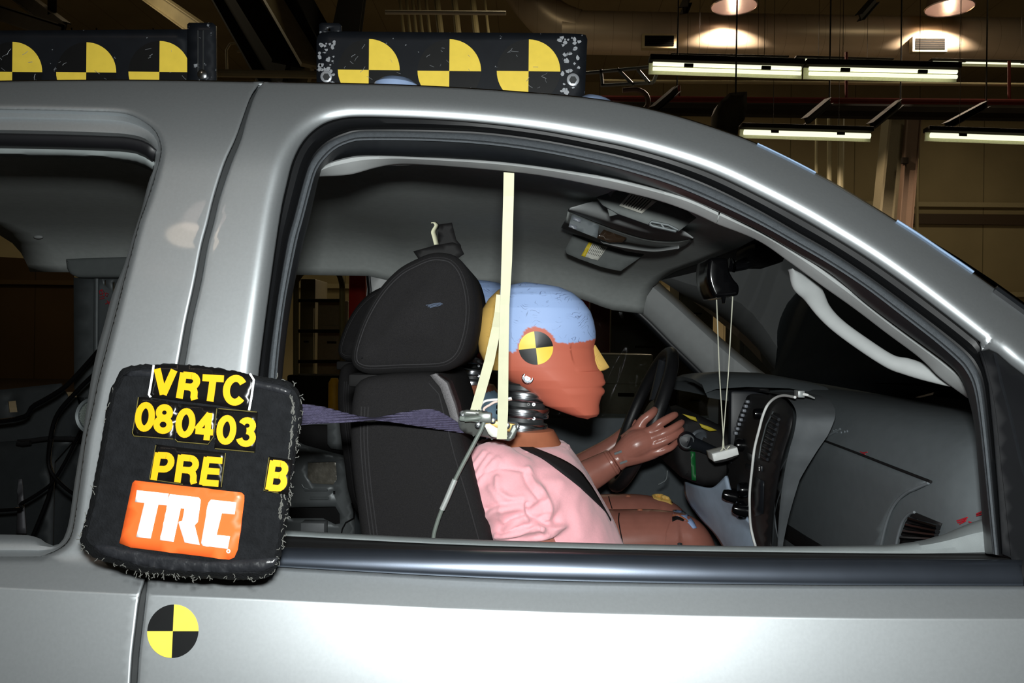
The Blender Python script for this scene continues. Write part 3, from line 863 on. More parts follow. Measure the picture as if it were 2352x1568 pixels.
# side air vent with slats
vent = dplate('side_air_vent', [(2065, 1252), (2070, 1225), (2080, 1198), (2092, 1182), (2102, 1178), (2160, 1202), (2152, 1222), (2146, 1242), (2100, 1250)], BLK, 0.0028)
for k in range(4):
    o = (k+.5)/4
    dline('vent_slat', [(2092-o*24, 1184+o*58), (2156-o*8, 1206+o*38)], 0.0035, GLOSSBLK, 0.006, vent)
dline('vent_rim', [(2058, 1252), (2064, 1225), (2074, 1196), (2088, 1180), (2100, 1176)], 0.002, DASHL, 0.003, vent)
mb = MB()
for s in [[(1962, 1048), (1975, 1051), (1968, 1054), (1960, 1051)], [(1980, 1040), (1992, 1038)], [(1976, 1037), (1987, 1043)], [(2198, 1196), (2222, 1188)], [(2200, 1200), (2220, 1192)], [(2204, 1203), (2218, 1196)], [(2225, 1198), (2236, 1201), (2250, 1196)], [(2228, 1208), (2238, 1201)], [(2243, 1180), (2254, 1175)], [(2243, 1184), (2256, 1180)]]:
    mb.tube([dpt(x, y, .001) for x, y in s], .0009, 5)
mb.build('marker_writing', RED, dash)
mb = MB()
for (x, y) in [(1915, 990), (1922, 991), (1932, 993), (1940, 991), (1946, 990), (1920, 988)]:
    mb.sphere(dpt(x, y, .0005), .004, 8, scl=(.3, 1, .6))
mb.build('chalk_scuff', mat('grey_chalk', (120, 128, 134), .9), dash)

# ---- centre stack
cs0 = empty('center_stack_anchor', (0, 0, 0)); bpy.data.objects.remove(cs0)
def sx(py):   # fore-aft position of the stack face by height in the frame
    return float(np.interp(py, [900, 960, 1050, 1150, 1250], [0.505, 0.482, 0.470, 0.474, 0.492]))
def cpt(px, py, off=0.0): return WX(px, py, sx(py)-off)
def cplate(name, outline, m, off, parent, step=12, solid=0.004, holes=()):
    vo, fo = triangulate(outline, holes, step)
    return surf_mesh(name, vo, fo, lambda V: [cpt(x, y, off) for x, y in V], m, parent, solid)
# grey surround that carries the stack (deep body behind the bezel)
so = catmull([(1700, 925), (1712, 906), (1735, 899), (1790, 906), (1815, 920), (1830, 948), (1826, 990), (1812, 1040), (1800, 1100), (1790, 1180), (1786, 1262)], 5)
si = catmull([(1668, 1262), (1672, 1180), (1678, 1100), (1684, 1020), (1690, 960)], 5)
ring = np.vstack([so, si])
rows = []
def sdep(y): return float(np.interp(y, [900, 1000, 1100, 1250], [.08, .06, .03, .010]))
for off, g in ((-1, 1.06), (-.35, 1.03), (0.0, 1.0), (0.001, .985)):
    c = ring.mean(0)
    rows.append([cpt(c[0]+(x-c[0])*g, y, off) if off > -.02 else cpt(x, y, 0)+Vector((-off*sdep(y), 0, 0)) for x, y in ring])
surround = MB().grid(rows, closed_u=True).build('center_stack', mat('stack_grey', (92, 96, 99), .6, 0, .35), dash, True, 80)
bez = cplate('bezel', catmull([(1708, 925), (1718, 908), (1740, 904), (1790, 912), (1808, 926), (1818, 950), (1812, 990), (1796, 1040), (1784, 1100), (1772, 1180), (1768, 1240), (1760, 1262), (1656, 1262), (1660, 1180), (1664, 1100), (1672, 1020), (1684, 950)], 3, True), mat('stack_black', (13, 13, 15), .6, 0, .5, .1, 60), 0.010, surround)
# tall air vent on the right of the stack
vn = cplate('air_vent', [(1776, 946), (1790, 950), (1786, 990), (1775, 1030), (1765, 1062), (1745, 1056), (1748, 1020), (1760, 975)], BLK, 0.011, surround)
for k in range(9):
    t = k/8
    x0 = 1774-26*t; y0 = 954+92*t
    MB().tube([cpt(x0, y0, .014), cpt(x0+14, y0+9, .014)], .003, 6, flat=.5).build('vent_slat', DASHM, vn) if False else bar('vent_slat', [cpt(x0, y0, .016), cpt(x0+15, y0+9, .013)], .0032, SATINBLK, vn, 8)
bar('vent_rim', [cpt(x, y, .014) for x, y in [(1776, 945), (1760, 975), (1748, 1020), (1743, 1052)]], .0014, PAINT_IN, vn, 6)
# radio buttons in a row down the left edge, screen slot, knobs
for k in range(8):
    t = k/7
    x = 1716-27*t; y = 922+72*t
    MB().box(cpt(x, y, .014), (.008, .017, .0075), bev=.002).build('radio_button', mat('button_face', (120, 124, 132), .4), surround)
for (x, y, r) in [(1752, 950, .011), (1708, 1022, .014), (1716, 1125, .016), (1690, 1140, .018), (1712, 1172, .02)]:
    c = cpt(x, y, .010)
    MB().lathe([(r, .0), (r, .012), (r*.85, .018), (.001, .018)], c, (-1, 0, 0), 24).build('knob', GLOSSBLK, surround)
for (x, y, w_, h_) in [(1726, 1050, .05, .016), (1722, 1075, .055, .012), (1748, 1075, .018, .012)]:
    MB().box(cpt(x, y, .011), (.006, w_, h_), bev=.002).build('switch', SATINBLK, surround)
cplate('tray_slot', [(1734, 1094), (1753, 1106), (1751, 1180), (1733, 1186), (1729, 1180), (1731, 1100)], SATINBLK, .012, surround)
mb = MB()
for (x, y) in [(1744, 1074), (1744, 1079)]: mb.sphere(cpt(x, y, .015), .0014, 8)
mb.build('marking', mat('white_print', (230, 230, 230), .6), surround)
for (x, y, s_) in [(1690, 1142, .014), (1714, 1174, .014)]:
    c = cpt(x, y, .03)
    MB().lathe([(s_, 0), (s_*.9, .02), (s_*.7, .028), (.001, .030)], c, (-1, .0, .25), 24).build('climate_knob', GLOSSBLK, surround)
# instrument hood on the driver's side with its dark recess
hoodc = [[(1592, 872), (1596, 862), (1620, 857), (1660, 857), (1700, 866)], [(1600, 868), (1640, 862), (1700, 872), (1740, 892)], [(1596, 875), (1640, 880), (1690, 893), (1712, 903)]]
rows = []
for Y, dz in ((0.14, -.022), (0.18, -.004), (.3, .004), (.42, .004), (.56, -.004), (.62, -.03)):
    rows.append([Vector((x, Y, z+dz)) for x, z in [(.70, 1.455), (.60, 1.472), (.50, 1.474), (.43, 1.468), (.405, 1.458), (.41, 1.448), (.46, 1.44), (.56, 1.42)]])
ih = MB().grid(rows).build('instrument_hood', DASHM, dash)
MB().box((.545, .36, 1.375), (.03, .42, .15), bev=.01).build('gauge_panel', BLK, ih)
MB().box((.50, .12, 1.36), (.09, .03, .17), bev=.008).build('hood_cheek', SATINBLK, ih)
# bluish lower knee panel under the column
kp = [[(1576, 1105), (1600, 1113), (1640, 1118), (1672, 1092)], [(1580, 1140), (1612, 1155), (1655, 1150), (1684, 1135)], [(1610, 1185), (1650, 1195), (1690, 1190), (1712, 1180)], [(1650, 1230), (1690, 1240), (1735, 1235), (1775, 1252)], [(1690, 1300), (1720, 1310), (1760, 1310), (1800, 1310)]]
rows = []
for r_, (Ya, Yb) in zip(kp, ((.30, .06), (.30, .04), (.24, .0), (.16, -.06), (.10, -.12))):
    R = catmull(r_, 6)
    rows.append([W(x, y, Ya+(Yb-Ya)*i/(len(R)-1)-.03*math.sin(math.pi*i/(len(R)-1))) for i, (x, y) in enumerate(R)])
R2 = []
for j in range(len(rows[0])):
    c = catmull([tuple(r_[j]) for r_ in rows], 6)
    R2.append([Vector(p) for p in c])
kn = MB().grid(R2).build('knee_panel', mat('blue_grey_plastic', (150, 166, 184), .45, 0, .4), dash)
md = kn.modifiers.new('t', 'SOLIDIFY'); md.thickness = .006
# ---- steering column, shroud, wheel, shift lever
wc = W(1475, 962, .38)
ax = Vector((-math.cos(math.radians(22)), 0, math.sin(math.radians(22))))
col = MB().tube([wc-ax*.03, wc-ax*.14, wc-ax*.28], [.045, .062, .07], 20).build('steering_column', SATINBLK, T)
R_ = .188
q = Vector((0, 0, 1)).rotation_difference(ax)
sw = MB().tube([wc+q @ Vector((R_*math.cos(a), R_*math.sin(a), 0)) for a in np.linspace(0, 2*math.pi, 49)], .0165, 14).build('steering_wheel', mat('black_leather', (24, 24, 26), .45, 0, .5, .1, 60, bump=.3, bscale=500, bdist=.001), T)
MB().lathe([(.001, .02), (.05, .016), (.072, .004), (.075, -.02), (.04, -.05)], wc-ax*.02, ax, 28).build('wheel_hub', SATINBLK, sw)
for a in (0.35, math.pi-0.35, math.pi+.5, -.5):
    MB().tube([wc-ax*.02+q @ Vector((.06*math.cos(a), .06*math.sin(a), 0)), wc+q @ Vector((.175*math.cos(a), .175*math.sin(a), 0))], [.02, .012], 10, flat=.6).build('wheel_spoke', SATINBLK, sw)
# big dark shroud right of the hand
sh = prism('column_shroud', [(1560, 960), (1600, 950), (1650, 975), (1690, 1010), (1690, 1060), (1672, 1085), (1650, 1110), (1610, 1112), (1560, 1092), (1545, 1060), (1540, 1010)], .2, .16, .50, BLK, col, r=.02)
kb = W(1578, 1013, .12)
lev = bar('shift_lever', [kb, W(1610, 1024, .13), W(1650, 1042, .15), W(1700, 1062, .18)], [.017, .0135, .0125, .014], SATINBLK, col, 16)
MB().lathe([(.014, .03), (.021, .02), (.022, .0), (.017, -.008), (.001, -.010)], kb, (.1, 1, 0), 26).build('lever_knob', SATINBLK, lev)
kr = MB()
tri = catmull([(1564, 1003), (1588, 1003), (1592, 1014), (1580, 1028), (1564, 1020)], 4, True)
kr.tube([W(x, y, .108) for x, y in tri]+[W(tri[0][0], tri[0][1], .108)], .0013, 6)
kr.build('knob_ring', PAINT_IN, lev)
ig = MB().lathe([(.024, 0), (.0245, -.004), (.019, -.007), (.014, -.004), (.001, -.004)], W(1603, 1008, .16), (-.4, 1, .2), 28).build('ignition_ring', mat('satin_grey', (92, 98, 104), .35, .4), col)
plate('green_tag', [(1586, 1036), (1597, 1038), (1599, 1104), (1589, 1102)], .135, mat('dark_green', (10, 88, 38), .5), col, step=10, solid=.0008)
for tri_ in ([(1567, 950), (1598, 958), (1602, 968), (1585, 962)], [(1606, 972), (1630, 980), (1647, 988), (1630, 990), (1612, 982)]):
    plate('yellow_tape', tri_, .11, mat('dull_yellow', (176, 158, 40), .6), col, step=8, solid=.001)
bar('turn_stalk', [W(1576, 955, .17), W(1610, 972, .17), W(1640, 992, .17)], .005, SATINBLK, col, 10)
MB().tube([W(x, y, .3) for x, y in catmull([(1533, 1080), (1530, 1100), (1520, 1108), (1512, 1112)], 4)], .0022, 6).build('wire', PAINT_IN, col)

# ---- overhead console, visors, mirror
OC = mat('console_grey', (132, 136, 134), .6, 0, .35)
co = strip3('overhead_console', [(catmull([(1305, 482), (1400, 521), (1480, 546), (1545, 552), (1592, 547)], 6), -0.11), (catmull([(1304, 486), (1400, 526), (1480, 551), (1545, 557), (1592, 549)], 6), -0.13), (catmull([(1300, 505), (1390, 537), (1470, 556), (1545, 566), (1580, 558)], 6), -0.06), (catmull([(1290, 520), (1370, 552), (1440, 572), (1520, 578), (1560, 572)], 6), .06)], OC, headliner, 50, 0.006)
strip3('console_well', [(catmull([(1310, 478), (1380, 462), (1470, 478), (1560, 525), (1592, 546)], 6), -.27), (catmull([(1307, 481), (1390, 500), (1480, 522), (1550, 535), (1592, 547)], 6), -.215), (catmull([(1305, 483), (1400, 521), (1480, 546), (1545, 552), (1592, 547)], 6), -.15)], TRIM, co, 50, .002)
plate('switch_panel', [(1313, 494), (1320, 493), (1376, 516), (1372, 547), (1306, 521)], -.13, DASHM, co, step=10, solid=.003)
for (x, y) in ((1326, 504), (1317, 520)):
    plate('button', [(x-9, y-7), (x+9, y-1), (x+7, y+7), (x-10, y+1)], -.138, mat('button_face', (150, 150, 156), .5), co, step=6, solid=.002)
plate('map_lamp', [(1387, 527), (1440, 546), (1430, 556), (1400, 557), (1371, 546)], -.135, mat('smoked_lens', (52, 40, 30), .08, .3, .8), co, step=8, solid=.002)
strip3('console_scoop', [(catmull([(1375, 552), (1430, 560), (1500, 570), (1560, 562)], 5), -.08), (catmull([(1385, 558), (1430, 568), (1500, 577), (1560, 570)], 5), -.09), (catmull([(1400, 562), (1440, 573), (1500, 578), (1548, 574)], 5), -.05)], TRIM, co, 40, .003)
VL = mat('visor_grey', (96, 100, 99), .85, 0, .2)
def visor(outl, Y0, lab, labY):
    v = plate('sun_visor', catmull(outl, 3, True) if False else outl, Y0, VL, T, step=16, solid=.012)
    return v
v2 = visor([(1316, 538), (1400, 548), (1480, 575), (1478, 586), (1426, 622), (1404, 618), (1380, 612), (1330, 594), (1302, 582), (1298, 573)], .28, None, 0)
lb = plate('warning_label', [(1353, 555), (1396, 567), (1373, 598), (1336, 587)], .272, mat('label_white', (190, 190, 180), .6), v2, step=8, solid=.0006)
plate('label_header', [(1353, 555), (1361, 557), (1344, 590), (1335, 587)], .2705, mat('label_yellow', (200, 175, 30), .6), lb, step=8, solid=.0006)
mb = MB()
for k in range(8):
    t = k/8
    a = (1363+t*31, 560+t*9); b_ = (a[0]-13, a[1]+22)
    for u0, u1 in ((0, .38), (.46, .72), (.8, 1)):
        p = (a[0]+(b_[0]-a[0])*u0, a[1]+(b_[1]-a[1])*u0); q_ = (a[0]+(b_[0]-a[0])*u1, a[1]+(b_[1]-a[1])*u1)
        mb.tube([W(p[0], p[1], .270), W(q_[0], q_[1], .270)], .0006, 4)
mb.build('label_print', BLK, lb)
v1 = visor([(1370, 452), (1420, 436), (1500, 450), (1560, 470), (1600, 500), (1560, 530), (1490, 515), (1420, 490), (1385, 470)], -.42, None, 0)
lb = plate('warning_label', [(1447, 443), (1509, 462), (1474, 490), (1422, 472)], -.428, MATS['label_white'], v1, step=8, solid=.0006)
mb = MB()
for k in range(8):
    t = k/8
    mb.tube([W(1452+t*50, 447+t*15, -.4295), W(1432+t*45, 470+t*16, -.4295)], .0007, 4)
mb.build('label_print', BLK, lb)
mb = MB()
mb.tube([W(x, y, -.44) for x, y in [(1492, 515), (1496, 509), (1535, 517), (1557, 528), (1552, 531), (1500, 519), (1492, 515)]], .0022, 6)
mb.tube([W(1518, 514, -.44), (W(1526, 525, -.44))], .002, 6)
mb.build('visor_clip', PAINT_IN, v1)
# rear-view mirror seen edge on
mc = empty('m', (0, 0, 0)); bpy.data.objects.remove(mc)
mir = prism('rearview_mirror', catmull([(1628, 600), (1632, 592), (1650, 590), (1668, 592), (1674, 600), (1676, 620), (1686, 640), (1698, 655), (1698, 672), (1690, 679), (1650, 683), (1640, 680), (1628, 650), (1625, 625)], 3, True), -.07, -.07, .06, GLOSSBLK, T, r=.008, seg=3)
MB().tube([W(1672, 608, 0), W(1690, 612, 0), W(1710, 606, 0), W(1735, 596, 0), W(1760, 590, .0)], [.016, .011, .013, .013, .010], 14).build('mirror_arm', GLOSSBLK, mir)
MB().lathe([(.014, 0), (.016, .003), (.014, .006)], W(1680, 610, -.01), (1, 0, .2), 20).build('mirror_collar', mat('chrome', (200, 205, 210), .08, 1.0), mir)
MB().tube([W(1662, 682, -.112), W(1662, 697, -.112)], [.005, .003], 10).build('mirror_lever', GLOSSBLK, mir)
MB().box(W(1745, 585, .02), (.07, .16, .05), bev=.015).build('mirror_mount', BLK, mir)
# ---- things hung or laid inside
WHT = mat('white_plastic', (232, 234, 232), .35, 0, .5)
tg = empty('hanging_box', W(1667, 1046, 0.0), 'small white box hanging on two strings below the rear view mirror', 'device')
vo = [(1635, 1042), (1694, 1027), (1698, 1044), (1668, 1054), (1640, 1060)]
plate('case', vo, -0.03, WHT, tg, step=10, solid=-.04) if False else prism('case', vo, -.03, -.03, .03, WHT, tg, r=.002, seg=2, closed_n=60)
prism('base', [(1639, 1059), (1668, 1055), (1696, 1045), (1696, 1048), (1680, 1056), (1660, 1062), (1642, 1064)], -.028, -.026, .026, BLK, tg, r=.001, seg=2, closed_n=50)
mb = MB()
for a, b_ in (((1646, 688), (1663, 1030)), ((1683, 680), (1659, 1034)), ((1647, 688), (1668, 1028))):
    mb.tube([W(*a, -.05), W((a[0]+b_[0])/2, (a[1]+b_[1])/2, -.045), W(*b_, -.03)], .0011, 6)
stg = MB()
for i, (a, b_) in enumerate((((1646, 688), (1663, 1030)), ((1683, 680), (1659, 1034)))):
    MB().tube([W(*a, -.05), W((a[0]+b_[0])/2+(2 if i else -2), (a[1]+b_[1])/2, -.045), W(*b_, -.03)], .0012, 6).build('string', mat('white_string', (225, 225, 205), .9), tg)
MB().tube([W(x, y, -.03) for x, y in [(1655, 1036), (1662, 1026), (1668, 1034), (1672, 1028), (1676, 1024)]], .0013, 6).build('knot', MATS['white_string'], tg)
us = empty('usb_cable', cpt(1790, 912, 0), 'white cable with a metal plug running over the dashboard and down the stack', 'cable')
P = catmull([(1826, 912), (1800, 908), (1780, 914), (1763, 930), (1752, 955), (1744, 985), (1733, 1030), (1727, 1080), (1722, 1130), (1722, 1170), (1724, 1205), (1730, 1235), (1738, 1262)], 6)
bar('cord', [cpt(x, y, .02) for x, y in P], .0026, WHT, us, 8)
pc_ = WX(1836, 904, .505)
MB().box(pc_, (.012, .026, .013), bev=.001).build('plug', mat('plug_metal', (180, 184, 184), .35, .5), us)
MB().tube([WX(1846, 905, .505), WX(1855, 907, .51), WX(1870, 914, .53)], [.003, .0022, .0016], 8).build('strain_relief', WHT, us)
# ================================================================== CRASH TEST DUMMIES
def paint_chalk(name, rgb, dark, amt, rough=.6):
    m = bpy.data.materials.new(name); m.use_nodes = True
    nt = m.node_tree; b = nt.nodes['Principled BSDF']
    tc = nt.nodes.new('ShaderNodeTexCoord')
    n0 = nt.nodes.new('ShaderNodeTexNoise'); n0.inputs['Scale'].default_value = 22; n0.inputs['Detail'].default_value = 1
    nt.links.new(tc.outputs['Object'], n0.inputs['Vector'])
    ma = nt.nodes.new('ShaderNodeVectorMath'); ma.operation = 'MULTIPLY_ADD'
    ma.inputs[1].default_value = (.10, .10, .10)
    nt.links.new(n0.outputs['Color'], ma.inputs[0]); nt.links.new(tc.outputs['Object'], ma.inputs[2])
    wv = nt.nodes.new('ShaderNodeTexWave'); wv.wave_type = 'RINGS'
    wv.inputs['Scale'].default_value = 46; wv.inputs['Distortion'].default_value = 9; wv.inputs['Detail'].default_value = 2
    nt.links.new(ma.outputs[0], wv.inputs['Vector'])
    r1 = nt.nodes.new('ShaderNodeValToRGB'); r1.color_ramp.elements[0].position = .0; r1.color_ramp.elements[1].position = .10
    r1.color_ramp.elements[0].color = (1, 1, 1, 1); r1.color_ramp.elements[1].color = (0, 0, 0, 1)
    nt.links.new(wv.outputs['Fac'], r1.inputs[0])
    n1 = nt.nodes.new('ShaderNodeTexNoise'); n1.inputs['Scale'].default_value = 55
    nt.links.new(tc.outputs['Object'], n1.inputs['Vector'])
    r2 = nt.nodes.new('ShaderNodeValToRGB'); r2.color_ramp.elements[0].position = .50; r2.color_ramp.elements[1].position = .64
    nt.links.new(n1.outputs['Fac'], r2.inputs[0])
    mu = nt.nodes.new('ShaderNodeMath'); mu.operation = 'MULTIPLY'
    nt.links.new(r1.outputs[0], mu.inputs[0]); nt.links.new(r2.outputs[0], mu.inputs[1])
    m2 = nt.nodes.new('ShaderNodeMath'); m2.operation = 'MULTIPLY'; m2.inputs[1].default_value = amt
    nt.links.new(mu.outputs[0], m2.inputs[0])
    mx = nt.nodes.new('ShaderNodeMix'); mx.data_type = 'RGBA'
    mx.inputs[6].default_value = lin(rgb)+(1,); mx.inputs[7].default_value = lin(dark)+(1,)
    nt.links.new(m2.outputs[0], mx.inputs[0]); nt.links.new(mx.outputs[2], b.inputs['Base Color'])
    b.inputs['Roughness'].default_value = rough
    MATS[name] = m
    return m
BLUEC = paint_chalk('blue_chalk_paint', (156, 182, 228), (84, 98, 134), .9)
HEADP = paint_chalk('painted_head', (156, 182, 228), (84, 98, 134), .9)
def _hp():
    nt = HEADP.node_tree; b = nt.nodes['Principled BSDF']
    old = b.inputs['Base Color'].links[0].from_socket
    at = nt.nodes.new('ShaderNodeAttribute'); at.attribute_name = 'red'
    mx = nt.nodes.new('ShaderNodeMix'); mx.data_type = 'RGBA'
    mx.inputs[7].default_value = lin((194, 102, 80))+(1,)
    nt.links.new(at.outputs['Fac'], mx.inputs[0]); nt.links.new(old, mx.inputs[6]); nt.links.new(mx.outputs[2], b.inputs['Base Color'])
_hp()
REDP = mat('brick_red_paint', (204, 108, 84), .55, 0, .4, .05, 30, bump=.15, bscale=500, bdist=.0005)
YELP = paint_chalk('ochre_chalk_paint', (226, 184, 100), (150, 105, 40), .6)
SKIN = mat('brown_vinyl_skin', (170, 110, 96), .30, 0, .5, .09, 26, bump=.1, bscale=400, bdist=.0006)
NECKB = mat('neck_brown_vinyl', (168, 104, 76), .5, 0, .4, .1, 30)
STEEL = mat('machined_steel', (200, 204, 208), .22, 1.0, .5, .05, 60)
RUBN = mat('neck_rubber', (52, 54, 55), .42, .1, .5, .2, 60)
PINK = mat('pink_cotton', (246, 180, 188), .95, 0, .1, .03, 300, bump=.5, bscale=1400, bdist=.0007, sheen=.3)
LBLUE = mat('light_blue_cotton', (150, 182, 206), .95, 0, .1, .04, 300, bump=.4, bscale=1400, bdist=.0007)

back_c = [(648, 1205), (651, 1190), (655, 1170), (660, 1156), (667, 1143), (686, 1123), (709, 1109), (732, 1101), (761, 1097), (784, 1098), (807, 1101), (824, 1109), (838, 1117), (848, 1123), (858, 1140), (873, 1166), (877, 1172), (901, 1212), (930, 1250), (944, 1287), (957, 1324), (961, 1345)]
front_c = [(648, 1210), (651, 1228), (655, 1262), (660, 1287), (673, 1316), (692, 1339), (715, 1356), (738, 1364), (761, 1368), (778, 1368.5), (788, 1366), (800, 1363), (824, 1367), (845, 1376), (852, 1381), (860, 1386), (870, 1388), (878, 1391), (883, 1389), (888, 1382.5), (892, 1387), (898, 1389.5), (903, 1388), (910, 1382), (918, 1379), (930, 1376), (942, 1377), (950, 1376), (956, 1371), (961, 1352)]
smooth_c = [(648, 1210), (651, 1228), (655, 1262), (660, 1287), (673, 1316), (692, 1339), (715, 1356), (738, 1364), (761, 1368), (778, 1368.5), (800, 1369), (850, 1375), (885, 1382), (910, 1381), (940, 1376), (950, 1374), (956, 1368), (961, 1352)]
half_w = [(648, .006), (651, .024), (656, .038), (664, .050), (680, .061), (710, .070), (745, .074), (790, .074), (840, .071), (870, .067), (900, .058), (930, .047), (950, .034), (961, .012)]
BLUE_EDGE = [(1167, 805), (1180, 808), (1188, 804), (1194, 785), (1205, 762), (1212, 755), (1228, 751), (1250, 757), (1265, 768), (1275, 786), (1300, 788), (1340, 784), (1372, 776)]
def head(root, Yc, xf):
    """xf maps a world point of the near dummy's head to its own place"""
    ys = np.r_[np.linspace(648, 661, 14), np.linspace(662, 955, 210), np.linspace(956, 961, 6)]
    seg = 210
    mb = MB()
    rows = []; pix = []
    for y in ys:
        xb = interp(back_c, y); xf_ = interp(front_c, y); w_ = interp(half_w, y)
        a = W(xb, y, Yc); b_ = W(xf_, y, Yc)
        c = (a+b_)/2; hx_ = (b_.x-a.x)/2
        row = []
        for j in range(seg):
            t = 2*math.pi*j/seg
            ct, st_ = math.cos(t), math.sin(t)
            n_ = 2.25 if ct < 0 else 2.15
            ex = math.copysign(abs(ct)**(2/n_), ct); ey = math.copysign(abs(st_)**(2/n_), st_)
            wf = w_
            if ct > 0: wf = w_*(1-.22*ct*min(1, max(0, (y-745)/60)))     # face narrows forward
            dx = 0
            if ct > 0: dx -= (xf_-interp(smooth_c, y))*1.42/FOC*(1-math.exp(-(ey/.42)**2))*ex
            if 785 < y < 850 and ct > .55 and abs(ey) > .25:   # eye hollows
                dx = -.0008*math.sin(math.pi*(y-785)/65)*min(1, (ct-.55)*4)*min(1, (abs(ey)-.25)*3)
            row.append(Vector((c.x+ex*hx_+dx, Yc+ey*wf, a.z+(b_.z-a.z)*(ex+1)/2)))
        rows.append(row)
    mb.grid(rows, closed_u=True, cap=True)
    # colours: what is painted on the head
    idx = []
    for f in mb.f:
        c = sum((Vector(mb.v[i]) for i in f), Vector())/len(f)
        x, y = proj(Vector((c.x, Yc, c.z)))
        idx.append((1 if y < 849 else 2) if x < 1150 else (2 if x < 1168 and y > 850 else 0))
    mb.m = idx
    red = []
    for v in mb.v:
        x, y = proj(Vector((v[0], Yc, v[2])))
        e_ = interp(BLUE_EDGE, x)+1.6*math.sin(x*.55)*math.sin(x*.23+1)
        red.append(min(1, max(0, (y-e_)/2.2+.5)))
    mb.v = [tuple(xf(Vector(v))) for v in mb.v]
    h = mb.build('head', [HEADP, YELP, BLK], root, True, 60)
    at = h.data.attributes.new('red', 'FLOAT', 'POINT')
    for i, r in enumerate(red): at.data[i].value = r
    # nose
    nz = []
    for t, wd in ((0, .004), (.3, .009), (.6, .012), (.85, .014), (1, .013)):
        x = 1368+(1400-1368)*t; y = 792+(843-792)*t
        bx = 1366+(1378-1366)*t; by = 794+(852-794)*t
        nz.append([xf(v) for v in (W(bx-6, by, Yc-wd*1.2), W(x-1, y, Yc-wd*.45), W(x, y, Yc), W(x-1, y, Yc+wd*.45), W(bx-6, by, Yc+wd*1.2))])
    nz.append([xf(v) for v in (W(1374, 851, Yc-.013), W(1386, 851, Yc-.006), W(1394, 848, Yc), W(1386, 851, Yc+.006), W(1374, 851, Yc+.013))])
    nz.append([xf(v) for v in (W(1372, 850, Yc-.008), W(1376, 852, Yc-.004), W(1378, 852, Yc), W(1376, 852, Yc+.004), W(1372, 850, Yc+.008))])
    MB().grid(nz).build('nose', YELP, h, True, 60)
    return h
def bvh_of(o):
    from mathutils.bvhtree import BVHTree
    return BVHTree.FromPolygons([v.co[:] for v in o.data.vertices], [p.vertices[:] for p in o.data.polygons])
def hit(bvh, px, py, off=0.004, default=-.4):
    d = ray(px, py).normalized()
    l, n_, i, ds = bvh.ray_cast(CAM, d)
    if l is None: return W(px, py, default)
    return l - d*off
def quad_target(name, cpx, r, flip, parent, fn, rot=0.0, asp=1.0, rim=True):
    """round four-quarter target laid on a surface; fn(px,py,off)->point; flip: top-left yellow"""
    mb = MB()
    def P(a, q, off): 
        a += rot
        return fn(cpx[0]+math.cos(a)*q, cpx[1]-math.sin(a)*q*asp, off)
    for k in range(4):
        a0 = math.pi/2*k
        rows = [[P(a0+math.pi/2*j/14, max(r*i/6, .01), .0012) for j in range(15)] for i in range(7)]
        yel = (k % 2 == 0) != flip
        mb.grid(rows, mi=0 if yel else 1)
    rows = [[P(2*math.pi*j/56, r*(1 if i == 0 else 1.0), .0012 if i == 0 else 0.0) for j in range(57)] for i in range(2)]
    mb.grid(rows, mi=1)
    o = mb.build(name, [YEL, TBLK], parent, True, 60)
    return o
